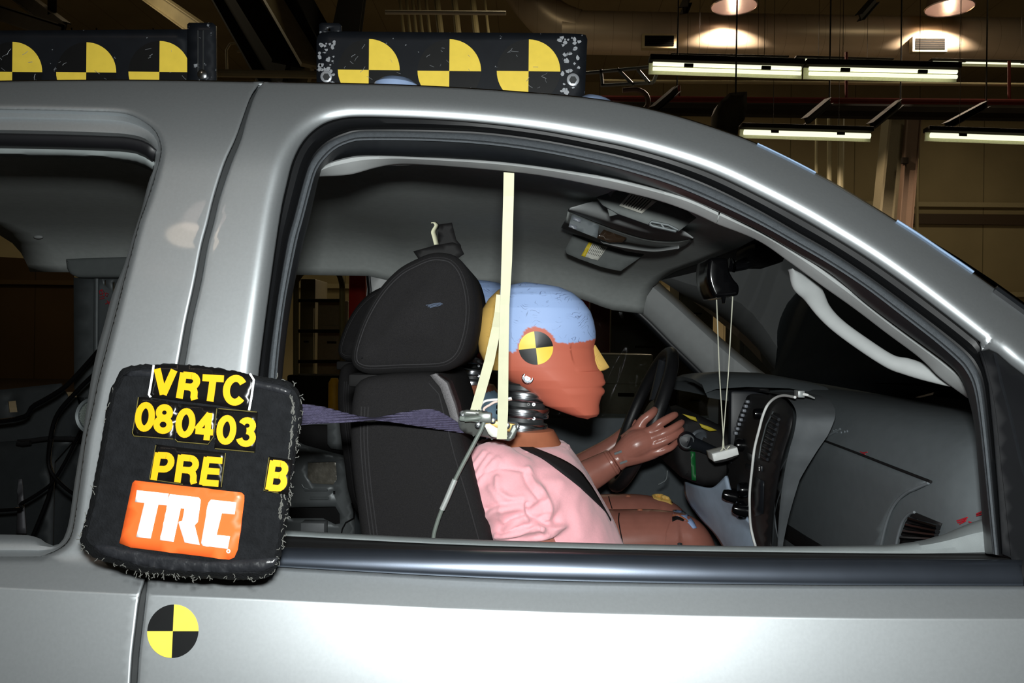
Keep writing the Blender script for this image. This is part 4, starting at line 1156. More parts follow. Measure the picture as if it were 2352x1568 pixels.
# ---- passenger dummy
PD = empty('crash_test_dummy', W(1300, 1400, -.38), 'front dummy in a pink shirt with blue and red painted head and yellow nose', 'dummy')
ident = lambda v: v
h1 = head(PD, -.38, ident)
bh = bvh_of(h1)
quad_target('target_sticker', (1231, 799), 39.5, True, h1, lambda x, y, o: hit(bh, x, y, .0008+o), math.radians(6), .97)
sc = hit(bh, 1212, 868, .000)
MB().lathe([(.0098, .003), (.0098, -.002), (.0085, -.003), (.005, .001), (.0045, -.0015), (.001, -.0015)], sc, (0, 1, 0), 24).build('screw', STEEL, h1)
def neck(root, xf):
    c0 = W(1206, 876, -.38); c1 = W(1196, 992, -.38)
    axn = (c1-c0).normalized(); L = (c1-c0).length
    prof = []; nb = MB(); st = MB()
    mb = MB().lathe([(.034, 0), (.034, L)], c0, axn, 40)
    mb.v = [tuple(xf(Vector(v))) for v in mb.v]
    n0 = mb.build('neck', RUBN, root)
    for t0, t1, r in ((.02, .20, .041), (.34, .52, .0415), (.64, .82, .0415)):
        m_ = MB().lathe([(.034, L*t0), (r, L*(t0+.02)), (r-.004, L*(t0+.05)), (r-.004, L*(t1-.05)), (r, L*(t1-.02)), (.034, L*t1)], c0, axn, 40)
        m_.v = [tuple(xf(Vector(v))) for v in m_.v]
        m_.build('neck_segment', RUBN, n0)
    for t in (.26, .585, .89):
        m_ = MB().lathe([(.034, L*t-.0085), (.0445, L*t-.0075), (.0455, L*t-.006), (.0455, L*t-.001), (.0435, L*t+.000), (.0435, L*t+.002), (.0455, L*t+.003), (.0455, L*t+.007), (.0445, L*t+.0085), (.034, L*t+.0085)], c0, axn, 48)
        m_.v = [tuple(xf(Vector(v))) for v in m_.v]
        m_.build('neck_plate', STEEL, n0)
    for t in (.45, .73):
        for px in (1214, 1226):
            y = 876+116*t
            m_ = MB().lathe([(.0028, 0), (.0028, -.003), (.001, -.003)], W(px, y, -.418), (0, 1, 0), 12)
            m_.v = [tuple(xf(Vector(v))) for v in m_.v]
            m_.build('neck_bolt', STEEL if px > 1220 else RUBN, n0)
    b = []
    for y, x0, x1, w_ in ((983, 1150, 1262, .04), (986, 1146, 1272, .052), (995, 1140, 1278, .056), (1010, 1120, 1286, .066), (1027, 1095, 1298, .08), (1045, 1085, 1305, .09)):
        a_ = W(x0, y, -.38); b_ = W(x1, y, -.38); c = (a_+b_)/2
        b.append([xf(Vector((c.x+math.cos(t)*(b_.x-a_.x)/2, -.38+math.sin(t)*w_, c.z))) for t in np.linspace(0, 2*math.pi, 40, endpoint=False)])
    MB().grid(b, closed_u=True, cap=True).build('neck_collar', NECKB, root)
neck(PD, ident)
# ---- shirts: torso loft + sleeves, fused with a voxel remesh
def torso(Yc, rowsdef, xf, seg=48, mb=None):
    mb = mb or MB()
    rows = []
    for y, x0, x1, w_ in rowsdef:
        a_ = W(x0, y, Yc); b_ = W(x1, y, Yc); c = (a_+b_)/2
        row = []
        for t in np.linspace(0, 2*math.pi, seg, endpoint=False):
            ct, st_ = math.cos(t), math.sin(t)
            n_ = 2.5
            row.append(xf(Vector((c.x+math.copysign(abs(ct)**(2/n_), ct)*(b_.x-a_.x)/2, Yc+math.copysign(abs(st_)**(2/n_), st_)*w_, c.z))))
        rows.append(row)
    return mb.grid(rows, closed_u=True, cap=True)
def fuse(o, vox, smooth=6, disp=()):
    md = o.modifiers.new('fuse', 'REMESH'); md.mode = 'VOXEL'; md.voxel_size = vox; md.use_smooth_shade = True
    md = o.modifiers.new('soft', 'SMOOTH'); md.iterations = smooth; md.factor = .5
    for i, (size, st_) in enumerate(disp):
        tx = bpy.data.textures.new(o.name+str(i), 'CLOUDS'); tx.noise_scale = size; tx.noise_depth = 1
        md = o.modifiers.new('wrinkle', 'DISPLACE'); md.texture = tx; md.strength = st_; md.mid_level = .5
        md.texture_coords = 'GLOBAL'
    return o
def bake(o):
    dg = bpy.context.evaluated_depsgraph_get(); dg.update()
    me = bpy.data.meshes.new_from_object(o.evaluated_get(dg))
    o.modifiers.clear(); o.data = me
    for p in me.polygons: p.use_smooth = True
    return o
TD = [(1016, 1108, 1296, .085), (1020, 1098, 1302, .105), (1028, 1085, 1310, .135), (1042, 1070, 1322, .160), (1065, 1062, 1338, .178), (1100, 1066, 1360, .185), (1150, 1085, 1388, .180), (1200, 1110, 1414, .175), (1247, 1130, 1434, .172), (1300, 1150, 1444, .172), (1360, 1170, 1436, .17), (1420, 1180, 1420, .17)]
mbs = torso(-.38, TD, ident)
# sleeve: gathered folds as ridged rings
cl = [(1112, 1068, -.485, .046), (1132, 1092, -.505, .054), (1156, 1122, -.520, .060), (1178, 1152, -.530, .062), (1194, 1178, -.533, .058), (1203, 1192, -.535, .062), (1208, 1208, -.535, .054), (1210, 1220, -.536, .058), (1211, 1229, -.536, .050)]
pc = [W(a, b, c) for a, b, c, d in cl]
P4 = catmull([tuple(p)+(cl[i][3],) for i, p in enumerate(pc)], 8)
rows = []
for i, q in enumerate(P4):
    p = Vector(q[:3]); nx = Vector(P4[min(i+1, len(P4)-1)][:3])-Vector(P4[max(i-1, 0)][:3]); t = nx.normalized()
    u = Vector((0, 1, 0)); u = (u-t*u.dot(t)).normalized(); b_ = t.cross(u)
    s_ = i/len(P4)
    row = []
    for j in range(64):
        a = 2*math.pi*j/64
        # oblique folds across the sleeve
        f = .0055*math.sin(a*2.2+s_*19)*min(1, s_*2.2) + .0045*math.sin(a*5-s_*27+1.3)*s_ + .003*math.sin(s_*60+a)*s_
        row.append(p+(u*math.cos(a)+b_*math.sin(a))*(q[3]+f))
    rows.append(row)
mbs.grid(rows, closed_u=True, cap=True)
sv2 = []
for a, b, c, d in [(1150, 1060, -.25, .055), (1190, 1130, -.19, .06), (1225, 1220, -.18, .055)]: sv2.append((W(a, b, c), d))
mbs.tube([p for p, d in sv2], [d for p, d in sv2], 24)
shirt = bake(fuse(mbs.build('shirt', PINK, PD), .0032, 8, ((.05, .006),)))
FOLDS = [([(1112, 1038), (1095, 1060), (1078, 1086)], 5, .0045), ([(1124, 1046), (1106, 1072), (1090, 1100)], 5, .0045), ([(1134, 1058), (1114, 1084), (1098, 1114)], 5, .004), ([(1142, 1050), (1150, 1062), (1146, 1074)], 4, .003),
 ([(1104, 1090), (1125, 1079), (1150, 1074), (1190, 1078), (1214, 1086), (1228, 1104), (1236, 1124)], 4, -.004),
 ([(1142, 1098), (1144, 1124), (1160, 1140), (1176, 1148), (1200, 1146)], 7, .007), ([(1212, 1078), (1226, 1106), (1250, 1138), (1262, 1166), (1256, 1190)], 7, .008), ([(1206, 1090), (1216, 1112), (1238, 1142)], 6, -.006),
 ([(1116, 1170), (1136, 1160), (1160, 1155), (1198, 1148)], 6, -.007), ([(1120, 1184), (1136, 1172), (1165, 1168), (1196, 1164)], 8, .006),
 ([(1212, 1156), (1208, 1168), (1222, 1184), (1240, 1188), (1258, 1182)], 5, -.009), ([(1204, 1166), (1202, 1184), (1214, 1200), (1232, 1204)], 6, .007),
 ([(1140, 1232), (1165, 1229), (1192, 1224), (1224, 1214), (1246, 1216), (1258, 1230)], 5, .007), ([(1150, 1222), (1180, 1216), (1206, 1208), (1238, 1196), (1256, 1200)], 5, -.008),
 ([(1160, 1200), (1185, 1196), (1205, 1192)], 6, .005), ([(1125, 1120), (1150, 1160), (1152, 1190)], 7, .004),
 ([(1290, 1110), (1280, 1150), (1290, 1200)], 12, .003), ([(1330, 1120), (1322, 1170), (1335, 1230)], 12, .0025)]
def _folds(o):
    me = o.data
    n = len(me.vertices)
    co = np.empty(n*3); me.vertices.foreach_get('co', co); co = co.reshape(-1, 3)
    no = np.array([v.normal[:] for v in me.vertices])
    px = np.array([proj(c) for c in co])
    camd = np.array(CAM)-co
    front = (no*camd).sum(1) > 0
    d = np.zeros(n)
    for pl, w_, h_ in FOLDS:
        q = dist_poly(px, catmull(pl, 5))
        d += .75*h_*np.exp(-(q/w_)**2)
    # fine gathers near the hem
    co = co+no*(d*front)[:, None]
    me.vertices.foreach_set('co', co.ravel()); me.update()
_folds(shirt)
# collar band of the shirt
colr = []
for k, t in enumerate(np.linspace(0, 2*math.pi, 73)):
    a_ = W(1100, 1021, -.38); b_ = W(1304, 1028, -.38); c = (a_+b_)/2
    colr.append(Vector((c.x+math.cos(t)*(b_.x-a_.x)/2, -.38+math.sin(t)*.100, a_.z+(b_.z-a_.z)*(math.cos(t)+1)/2+.0015*math.sin(k*2.2))))
bar('collar_band', colr, .0045, PINK, shirt, 8)
# arm below the sleeve
MB().tube([W(1200, 1195, -.54), W(1216, 1240, -.54), W(1240, 1330, -.55), W(1300, 1420, -.55)], [.040, .042, .04, .032], 24).build('arm', SKIN, PD)
mbody = MB().tube([W(1214, 1226, -.60), W(1222, 1240, -.61)], [.046, .045], 24)
MB().tube([W(1310, 1370, -.46), W(1500, 1400, -.46), W(1640, 1450, -.46)], [.075, .065, .055], 24).build('leg', SKIN, PD)
MB().tube([W(1310, 1370, -.30), W(1500, 1400, -.30), W(1640, 1450, -.30)], [.075, .065, .055], 24).build('leg', SKIN, PD)

# ---- driver dummy, one depth further and further back
DD = empty('crash_test_dummy', W(1300, 1300, .38), 'rear dummy in a light blue shirt at the wheel, mostly hidden behind the front dummy', 'dummy')
hc_ = W(1230, 800, -.38)
hd_ = W(1105, 750, .38)
def xfd(v): return (v-hc_)*1.10+hd_
h2 = head(DD, -.38, xfd)
neck(DD, xfd)
bh2 = bvh_of(h2)
TDd = [(1016, 1075, 1296, .075), (1022, 1060, 1302, .115), (1035, 1045, 1312, .175), (1065, 1030, 1330, .20), (1120, 1030, 1360, .20), (1200, 1040, 1385, .19), (1300, 1050, 1400, .18), (1400, 1060, 1400, .18)]
mbt = torso(-.38, TDd, xfd)
a0 = W(1090, 930, .20)
mbt.tube([W(1090, 925, .19), W(1130, 990, .17), W(1175, 1055, .16)], [.06, .062, .056], 24)
mbt.tube([W(1090, 925, .57), W(1130, 990, .59), W(1175, 1055, .60)], [.06, .062, .056], 24)
fuse(mbt.build('shirt', LBLUE, DD), .006, 5, ((.05, .008),))
# body: forearm + hand + thighs + shins in one surface
bm_ = MB()
def limb(pts, seg=24): bm_.tube([W(a, b, c) for a, b, c, d in catm4(pts)], [d for a, b, c, d in catm4(pts)], seg)
def catm4(pts, n=5):
    return [tuple(q) for q in catmull(pts, n)]
Yh = .16
limb([(1170, 1050, .16, .045), (1230, 1100, .15, .044), (1290, 1122, .15, .043), (1340, 1098, .155, .0395), (1380, 1076, .16, .035), (1412, 1057, .16, .030)])
bm_hand_wrist = (1422, 1050)
limb([(1170, 1050, .60, .045), (1230, 1090, .60, .044), (1290, 1100, .59, .043), (1340, 1070, .58, .0395), (1400, 1030, .575, .030), (1440, 1000, .575, .028), (1470, 975, .575, .034)])
# thighs, knees, shins
limb([(1180, 1260, .27, .085), (1300, 1248, .27, .083), (1420, 1244, .27, .080), (1500, 1240, .27, .076), (1550, 1240, .27, .070)], 32)
limb([(1530, 1232, .27, .060), (1566, 1238, .27, .062), (1590, 1268, .27, .060), (1610, 1330, .27, .055), (1625, 1450, .27, .048)], 32)
limb([(1180, 1220, .53, .085), (1300, 1208, .53, .083), (1400, 1200, .53, .080), (1470, 1196, .53, .074), (1505, 1198, .53, .068)], 32)
limb([(1490, 1190, .53, .058), (1522, 1196, .53, .060), (1545, 1220, .53, .056), (1565, 1290, .53, .052), (1580, 1400, .53, .046)], 32)
body_d = bake(fuse(bm_.build('body', SKIN, DD), .005, 3))
# hand, finger by finger, rooted in the palm and closed on the rim
hm = MB()
def hl(pts, seg=16):
    Q = catm4(pts, 5)
    hm.tube([W(a, b, c) for a, b, c, d in Q], [d for a, b, c, d in Q], seg)
hl([(1412, 1058, .155, .0275), (1424, 1050, .155, .027), (1440, 1036, .152, .031), (1460, 1022, .150, .036), (1482, 1013, .15, .033), (1500, 1008, .152, .026)], 24)
hl([(1430, 1048, .150, .026), (1470, 1040, .148, .024), (1505, 1032, .15, .020), (1520, 1032, .152, .013)], 20)
hl([(1440, 1015, .16, .022), (1462, 990, .16, .0165), (1476, 967, .157, .0125), (1490, 955, .155, .0115), (1499, 947, .16, .0105), (1505, 939, .17, .008)])     # thumb
hl([(1478, 1000, .146, .016), (1498, 988, .138, .0125), (1515, 973, .132, .0108), (1533, 962, .136, .010), (1547, 954, .146, .0088), (1554, 951, .155, .0065)])   # index
hl([(1482, 1012, .140, .016), (1504, 1003, .132, .0128), (1526, 994, .126, .0108), (1545, 984, .130, .0098), (1560, 974, .142, .0088), (1568, 968, .154, .0065)])   # middle
hl([(1488, 1024, .138, .015), (1510, 1018, .130, .0122), (1530, 1010, .126, .0103), (1548, 1001, .130, .0093), (1561, 992, .142, .0084), (1567, 984, .154, .006)])  # ring
hl([(1490, 1038, .142, .014), (1512, 1037, .136, .0112), (1528, 1032, .132, .0092), (1541, 1027, .136, .0082), (1551, 1018, .146, .0072), (1556, 1009, .155, .005)])  # little
hand = fuse(hm.build('hand', SKIN, body_d), .0022, 3)
bh3 = bvh_of(body_d)
cuff = MB()
for (x, y, a) in ((1404, 1062, 0), ):
    c = W(x, y, .157); d_ = (W(1430, 1044, .157)-W(1390, 1068, .157)).normalized()
    cuff.lathe([(.030, -.004), (.0315, -.002), (.0315, .003), (.0285, .004)], c, d_, 30)
cuff.build('wrist_cuff', SKIN, body_d)
for (x0, y0, x1, y1) in ((1412, 1042, 1427, 1036), (1424, 1064, 1440, 1058)):
    MB().box((W(x0, y0, .128)+W(x1, y1, .126))/2, (.018, .004, .005), Matrix.Rotation(math.radians(-22), 3, 'Y')).build('wrist_pin', PAINT_IN, body_d)
def on_body(x, y, off=.002):
    d = ray(x, y).normalized()
    for k in range(40):
        l, n_, i, ds = bh3.ray_cast(CAM, ray(x-k*.2, y+k).normalized())
        if l is not None: return W(x, y, l.y) - ray(x, y).normalized()*off
    return W(x, y, .3)
def patch(name, ol, m, off=.003, step=7):
    vo_, fo_2 = triangulate(ol, (), step)
    return surf_mesh(name, vo_, fo_2, lambda V: [on_body(x, y, off) for x, y in V], m, body_d, .0015)
patch('blue_knee_paint', [(1545, 1170), (1556, 1170), (1570, 1173), (1584, 1184), (1595, 1199), (1601, 1212), (1592, 1213), (1581, 1200), (1567, 1188), (1548, 1182)], BLUEC, .0025)
patch('yellow_knee_paint', [(1496, 1136), (1504, 1134), (1520, 1134), (1536, 1141), (1546, 1154), (1544, 1158), (1530, 1152), (1512, 1148), (1502, 1144)], YELP, .0025)
for pl in ([(1422, 1178), (1421, 1195), (1424, 1215), (1430, 1245)], [(1398, 1140), (1401, 1152), (1406, 1168)]):
    bar('thigh_joint', [on_body(x, y, .0005) for x, y in catmull(pl, 4)], .0014, BLK, body_d, 8)
for pl in ([(1546, 1176), (1538, 1200), (1530, 1225), (1528, 1250)],):
    bar('knee_edge', [on_body(x, y, .0005) for x, y in catmull(pl, 4)], .0014, SKIN, body_d, 8)
patch('knee_slot', [(1544, 1186), (1556, 1184), (1572, 1192), (1570, 1196), (1556, 1192), (1544, 1197)], BLK, .002, 5)
bar('knee_slot_rim', [on_body(x, y, .003) for x, y in catmull([(1545, 1183), (1557, 1183), (1574, 1192), (1580, 1198)], 4)], .0025, NECKB, body_d, 8)
for (x, y) in ((1470, 1168), (1561, 1246), (1443, 1136)):
    p = on_body(x, y+3, .001)
    MB().sphere(p, .0055, 10, scl=(1.3, .6, .6)).build('bolt_head', NECKB if y < 1200 else RUBN, body_d)

# ================================================================== SEAT BELT, SENSOR, TAPES, CABLE
WEB = mat('navy_black_webbing', (74, 70, 94), .6, 0, .5, .2, 200, bump=.9, bscale=900, bdist=.001)
def web_mat():
    m = WEB; nt = m.node_tree; b = nt.nodes['Principled BSDF']
    tc = nt.nodes.new('ShaderNodeTexCoord'); wv = nt.nodes.new('ShaderNodeTexWave')
    wv.bands_direction = 'Z'; wv.inputs['Scale'].default_value = 95; wv.inputs['Distortion'].default_value = 1.5; wv.inputs['Detail Scale'].default_value = 4
    nt.links.new(tc.outputs['Object'], wv.inputs['Vector'])
    bp = nt.nodes.new('ShaderNodeBump'); bp.inputs['Strength'].default_value = .9; bp.inputs['Distance'].default_value = .0015
    nt.links.new(wv.outputs['Fac'], bp.inputs['Height']); nt.links.new(bp.outputs[0], b.inputs['Normal'])
web_mat()
sbt = empty('seat_belt', W(860, 960, -.66), 'dark seat belt stretched from the pillar behind the black sign across the pink shirt', 'seat belt')
bu = catmull([(600, 922), (690, 927), (740, 933), (790, 946), (830, 955), (862, 958), (900, 951), (950, 942), (1000, 941), (1040, 962), (1075, 985)], 6)
bl = catmull([(600, 985), (690, 976), (740, 972), (790, 969), (830, 965), (862, 963), (900, 968), (950, 977), (1000, 985), (1040, 991), (1075, 996)], 6)
n = 90
bu = resample(bu, n); bl = resample(bl, n)
rows = []
for i in range(n):
    t = i/(n-1)
    Yc = -.80+(.20)*t
    x_ = bu[i][0]
    tw = (x_-860)/170.0
    wd = .010*max(0, 1-abs(tw))
    rows.append([W(*(bu[i]*(1-s)+bl[i]*s), Yc+wd*(1-2*s)) for s in (0, .1, .3, .5, .7, .9, 1)])
w1 = MB().grid(rows).build('webbing', WEB, sbt)
md = w1.modifiers.new('t', 'SOLIDIFY'); md.thickness = .0015
from mathutils.bvhtree import BVHTree
bt = BVHTree.FromPolygons(mbs.v, mbs.f)
ue = catmull([(1168, 1012), (1200, 1018), (1240, 1032), (1296, 1056), (1332, 1080), (1350, 1102), (1365, 1124), (1395, 1176), (1404, 1192)], 6)
le = catmull([(1150, 1016), (1180, 1021), (1215, 1036), (1249, 1053), (1296, 1088), (1320, 1107), (1343, 1127), (1389, 1171), (1404, 1196)], 6)
n = 60
ue = resample(ue, n); le = resample(le, n)
rows = []
for i in range(n):
    r = [hit(bt, *(ue[i]*(1-s)+le[i]*s), .011, -.38) for s in (0, .25, .5, .75, 1)]
    rows.append(r)
# keep the ribbon smooth in depth
Ys = np.array([[p.y for p in r] for r in rows])
for _ in range(6):
    Ys[1:-1] = np.minimum(Ys[1:-1], (Ys[:-2]+Ys[1:-1]+Ys[2:])/3)
rows = [[W(*(ue[i]*(1-s)+le[i]*s), Ys[i][k]) for k, s in enumerate((0, .25, .5, .75, 1))] for i in range(n)]
w2 = MB().grid(rows).build('chest_webbing', mat('black_webbing', (24, 22, 24), .8, 0, .3, .15, 300, bump=.5, bscale=1200, bdist=.0006), sbt)
md = w2.modifiers.new('t', 'SOLIDIFY'); md.thickness = .0015
# belt load sensor
SG = mat('sensor_grey', (128, 132, 128), .35, .6, .5, .1, 60)
sn = empty('belt_sensor', W(1120, 985, -.60), 'grey metal load sensor clamped on the seat belt above the pink shoulder', 'sensor')
plate('base_plate', [(1060, 948), (1072, 946), (1118, 950), (1124, 958), (1130, 972), (1190, 975), (1188, 990), (1182, 1006), (1172, 1013), (1120, 1005), (1068, 995), (1056, 985), (1052, 970)], lambda x, y: -.612+(.0005*(y-980)), SG, sn, step=10, solid=.006)
MB().box(W(1078, 962, -.628), (.028, .012, .007), Matrix.Rotation(math.radians(5), 3, 'Y'), bev=.002).tube([W(1068, 963, -.634), W(1090, 961, -.637), W(1108, 958, -.633)], .0038, 12).build('clamp_bar', mat('grey_cable_sheath', (104, 112, 106), .45), sn)
MB().box(W(1148, 976, -.612), (.046, .02, .012), Matrix.Rotation(math.radians(9), 3, 'Y'), bev=.001).build('brass_block', mat('brass', (176, 146, 82), .4, .5), sn)
for (x, y) in ((1132, 966), (1165, 977), (1062, 950), (1187, 980), (1098, 976)):
    MB().lathe([(.0045, .0), (.0045, -.004), (.002, -.005), (.001, -.005)], W(x, y, -.622), (0, 1, 0), 16).build('bolt', STEEL, sn)
plate('white_tag', [(1112, 975), (1124, 972), (1140, 982), (1160, 988), (1166, 1002), (1160, 1008), (1130, 1003), (1122, 996)], -.624, mat('white_paper', (225, 225, 215), .7), sn, step=8, solid=.0008)
MB().box(W(1114, 958, -.63), (.02, .014, .014), bev=.003).build('cable_guide', SG, sn)
plate('end_flange', [(1176, 976), (1189, 974), (1187, 990), (1180, 1006), (1168, 1013), (1160, 1011), (1168, 1000), (1172, 988)], -.628, SG, sn, step=6, solid=.002)
sc_ = empty('sensor_cable', W(1040, 1100, -.63), 'grey cable with a silver heat shrink joint hanging from the belt sensor over the seat', 'cable')
P = catmull([(1112, 955), (1112, 965), (1106, 985), (1096, 1004), (1078, 1038), (1060, 1072), (1046, 1100), (1034, 1126), (1024, 1148), (1014, 1172), (1004, 1200), (997, 1225), (994, 1250)], 6)
bar('cord', [W(x, y, -.632) for x, y in P], .0030, MATS['grey_cable_sheath'], sc_, 10)
bar('joint_sleeve', [W(x, y, -.632) for x, y in [(1045, 1101), (1036, 1122), (1026, 1146), (1015, 1170)]], .0040, mat('silver_sleeve', (176, 180, 178), .35, .3), sc_, 10)
ww = empty('white_wires', W(1120, 930, -.60), 'thin white wires looped beside the metal neck above the sensor', 'wire')
bar('loop', [W(x, y, -.60) for x, y in catmull([(1106, 950), (1103, 935), (1112, 922), (1130, 918), (1150, 917), (1175, 914)], 6)], .0018, WHT, ww, 8)
bar('loop', [W(x, y, -.595) for x, y in catmull([(1112, 948), (1112, 938), (1124, 930), (1140, 922), (1176, 916)], 6)], .0018, mat('pinkish_wire', (226, 200, 190), .5), ww, 8)
ml = empty('masking_tape_strip', W(1168, 395, -.71), 'long cream masking tape strip hung from the roof rail down to the belt sensor', 'tape')
rows = []
for x0, x1, y, Y in ((1157, 1181, 395, -.738), (1156, 1180, 450, -.72), (1152, 1176, 600, -.69), (1149, 1170, 700, -.67), (1145, 1168, 820, -.65), (1143, 1167, 940, -.635), (1143, 1165, 985, -.632), (1141, 1164, 1008, -.630)):
    rows.append([W(x0, y, Y), W((x0+x1)/2, y, Y-.0006), W(x1, y, Y)])
o = MB().grid(rows).build('strip', TAPE, ml, False); md = o.modifiers.new('t', 'SOLIDIFY'); md.thickness = .0008
rows = []
for x0, x1, y, Y in ((1140, 1160, 676, -.655), (1136, 1158, 716, -.65), (1130, 1151, 750, -.64), (1112, 1135, 830, -.63), (1095, 1118, 890, -.625), (1078, 1101, 948, -.622)):
    rows.append([W(x0, y, Y), W((x0+x1)/2, y+1, Y), W(x1, y+2, Y)])
ms2 = empty('masking_tape_strip', W(1110, 850, -.64), 'short slanted masking tape strip crossing behind the long one to the sensor left end', 'tape')
o = MB().grid(rows).build('strip', TAPE, ms2, False); md = o.modifiers.new('t', 'SOLIDIFY'); md.thickness = .0008

# ================================================================== SIGN BOX, DOOR TARGET, ROOF BOARDS
CARP = mat('black_carpet_cover', (19, 20, 22), .95, 0, .12, .25, 120, bump=.8, bscale=500, bdist=.0015)
def sgY(x, y): return -1.035+(y-850)*(-.000045)
def SP(x, y, off=0.0): return W(x, y, sgY(x, y)-off)
sign = empty('identification_box', W(440, 1100, -1.0), 'black carpet covered box with yellow lettering and an orange logo sticker on the door', 'sign box')
ol0 = [(268, 868), (278, 850), (300, 840), (345, 836), (420, 836), (500, 845), (560, 856), (620, 868), (660, 874), (680, 890), (692, 912), (695, 950), (690, 985), (684, 1020), (676, 1080), (668, 1130), (664, 1165), (656, 1200), (652, 1240), (642, 1290), (628, 1315), (606, 1328), (560, 1331), (500, 1329), (430, 1326), (380, 1322), (330, 1317), (290, 1305), (245, 1290), (212, 1278), (195, 1260), (184, 1245), (190, 1215), (205, 1160), (216, 1100), (228, 1040), (238, 980), (248, 920), (256, 890)]
rng = random.Random(3)
ol = []
R = resample(catmull(ol0, 4, True), 260, True)
for p in R:
    ol.append((p[0]+rng.uniform(-1.2, 1.2), p[1]+rng.uniform(-1.6, 1.6)))
P3 = []
mb = MB()
rows = []
cx, cy = 440, 1085
A = np.array(ol)
for g, off in ((.94, .0), (.975, -.004), (.995, -.014), (1.0, -.028), (1.0, -.055), (.99, -.075)):
    rows.append([W(cx+(x-cx)*g, cy+(y-cy)*g, sgY(x, y)-off) for x, y in A])
mb.grid(rows, closed_u=True)
inner = np.array([(cx+(x-cx)*.94, cy+(y-cy)*.94) for x, y in A])
V2 = [tuple(p) for p in inner]; E = [(i, (i+1) % len(V2)) for i in range(len(V2))]
gx, gy = np.meshgrid(np.arange(190, 690, 18), np.arange(845, 1330, 18)); G = np.stack([gx.ravel(), gy.ravel()], 1)
G = G[inside(G, inner)]; G = G[dist_poly(G, inner, True) > 6]
V2 += [tuple(p) for p in G]
vo, eo, fo, _, _, _ = delaunay_2d_cdt([Vector(v) for v in V2], E, [], 0, 1e-4)
fo = [tuple(f) for f in fo if inside([np.mean([tuple(vo[i]) for i in f], axis=0)], inner)[0]]
mb.add([SP(v.x, v.y) for v in vo], fo)
box = mb.build('carpet_box', CARP, sign)
# duct tape rim top and bottom
DT = mat('black_duct_tape', (30, 31, 34), .32, 0, .5, .15, 50, bump=.6, bscale=70, bdist=.004)
def sheet(name, pts, m, off, parent=sign, step=14, solid=.0006):
    vo_, fo_2 = triangulate(pts, (), step)
    return surf_mesh(name, vo_, fo_2, lambda V: [SP(x, y, off) for x, y in V], m, parent, solid)
sheet('tape_edge', [(282, 862), (300, 852), (345, 848), (430, 848), (560, 868), (640, 884), (670, 897), (664, 908), (600, 892), (500, 876), (400, 866), (300, 864)], DT, .001)
sheet('tape_edge', [(210, 1252), (240, 1250), (330, 1268), (480, 1290), (640, 1280), (628, 1300), (600, 1312), (500, 1314), (380, 1308), (300, 1292), (240, 1276)], DT, .001)
# frayed white threads on the right and lower edges
FR = mat('frayed_thread', (84, 84, 80), .9)
mb = MB()
for k in range(230):
    i = rng.randrange(len(A))
    x, y = A[i]
    if x < 560 and y < 1200 and rng.random() < .8: continue
    if y < 870: continue
    q = rng.random()
    a = [(x+rng.uniform(-5, 1) if x > 400 else x+rng.uniform(-1, 4), y+rng.uniform(-5, 3))]
    th = rng.uniform(0, 6.28)
    for j in range(4):
        th += rng.uniform(-1, 1)
        a.append((a[-1][0]+math.cos(th)*2.4, a[-1][1]+math.sin(th)*3))
    mb.tube([SP(px, py, -.008+.010*q) for px, py in a], .00035, 4)
for k in range(46):
    y = rng.uniform(905, 1190); x = interp([(905, 668), (960, 674), (1060, 662), (1190, 642)], y)+rng.uniform(-3, 5)
    a = [(x, y)]
    for j in range(4): a.append((a[-1][0]+rng.uniform(-2.5, 2), a[-1][1]+rng.uniform(2, 5)))
    mb.tube([SP(px, py, .001) for px, py in a], .0005, 4)
tag(mb.build('frayed_thread', FR, sign), kind='stuff')
STK = mat('sticker_black', (14, 13, 13), .22, 0, .5, .1, 60)
LYEL = mat('letter_yellow', (208, 152, 4), .5, 0, .3, .03, 60)
def stk(name, pts, off=.0022, m=None): return sheet(name, pts, m or STK, off, sign, 16, .0005)
s1 = stk('sticker', [(352, 838), (460, 840), (560, 856), (578, 862), (583, 880), (578, 915), (571, 943), (500, 930), (345, 912), (341, 908), (348, 870)])
s2 = stk('sticker', [(318, 912), (330, 911), (408, 926), (400, 1008), (306, 1001), (302, 995)])
s3 = stk('sticker', [(409, 926), (497, 935), (492, 1000), (480, 1020), (404, 1014)])
s4 = stk('sticker', [(500, 938), (592, 946), (586, 1039), (492, 1029)])
s5 = stk('sticker', [(358, 1020), (518, 1040), (510, 1120), (500, 1123), (343, 1102)])
s6 = stk('sticker', [(618, 1048), (672, 1056), (662, 1136), (606, 1128)])
mb = MB()
bar('sticker_edge', [SP(x, y, .003) for x, y in [(353, 838), (348, 872), (342, 906), (346, 912)]], .0011, WHT, s1, 6)
bar('sticker_edge', [SP(x, y, .003) for x, y in [(574, 858), (583, 872), (578, 910), (572, 942)]], .0011, WHT, s1, 6)
EDG = mat('yellowish_edge', (92, 84, 44), .4)
for s_, pl in ((s2, [(318, 912), (304, 994), (308, 1001), (398, 1008)]), (s3, [(402, 1008), (408, 1014), (478, 1020), (490, 1003), (498, 938)]), (s4, [(502, 938), (590, 946)]), (s4, [(494, 1030), (584, 1038)]), (s5, [(358, 1022), (343, 1100), (420, 1112)]), (s5, [(518, 1040), (508, 1118)]), (s6, [(618, 1050), (606, 1126), (640, 1132)])):
    bar('sticker_edge', [SP(x, y, .003) for x, y in pl], .0004, EDG, s_, 5)
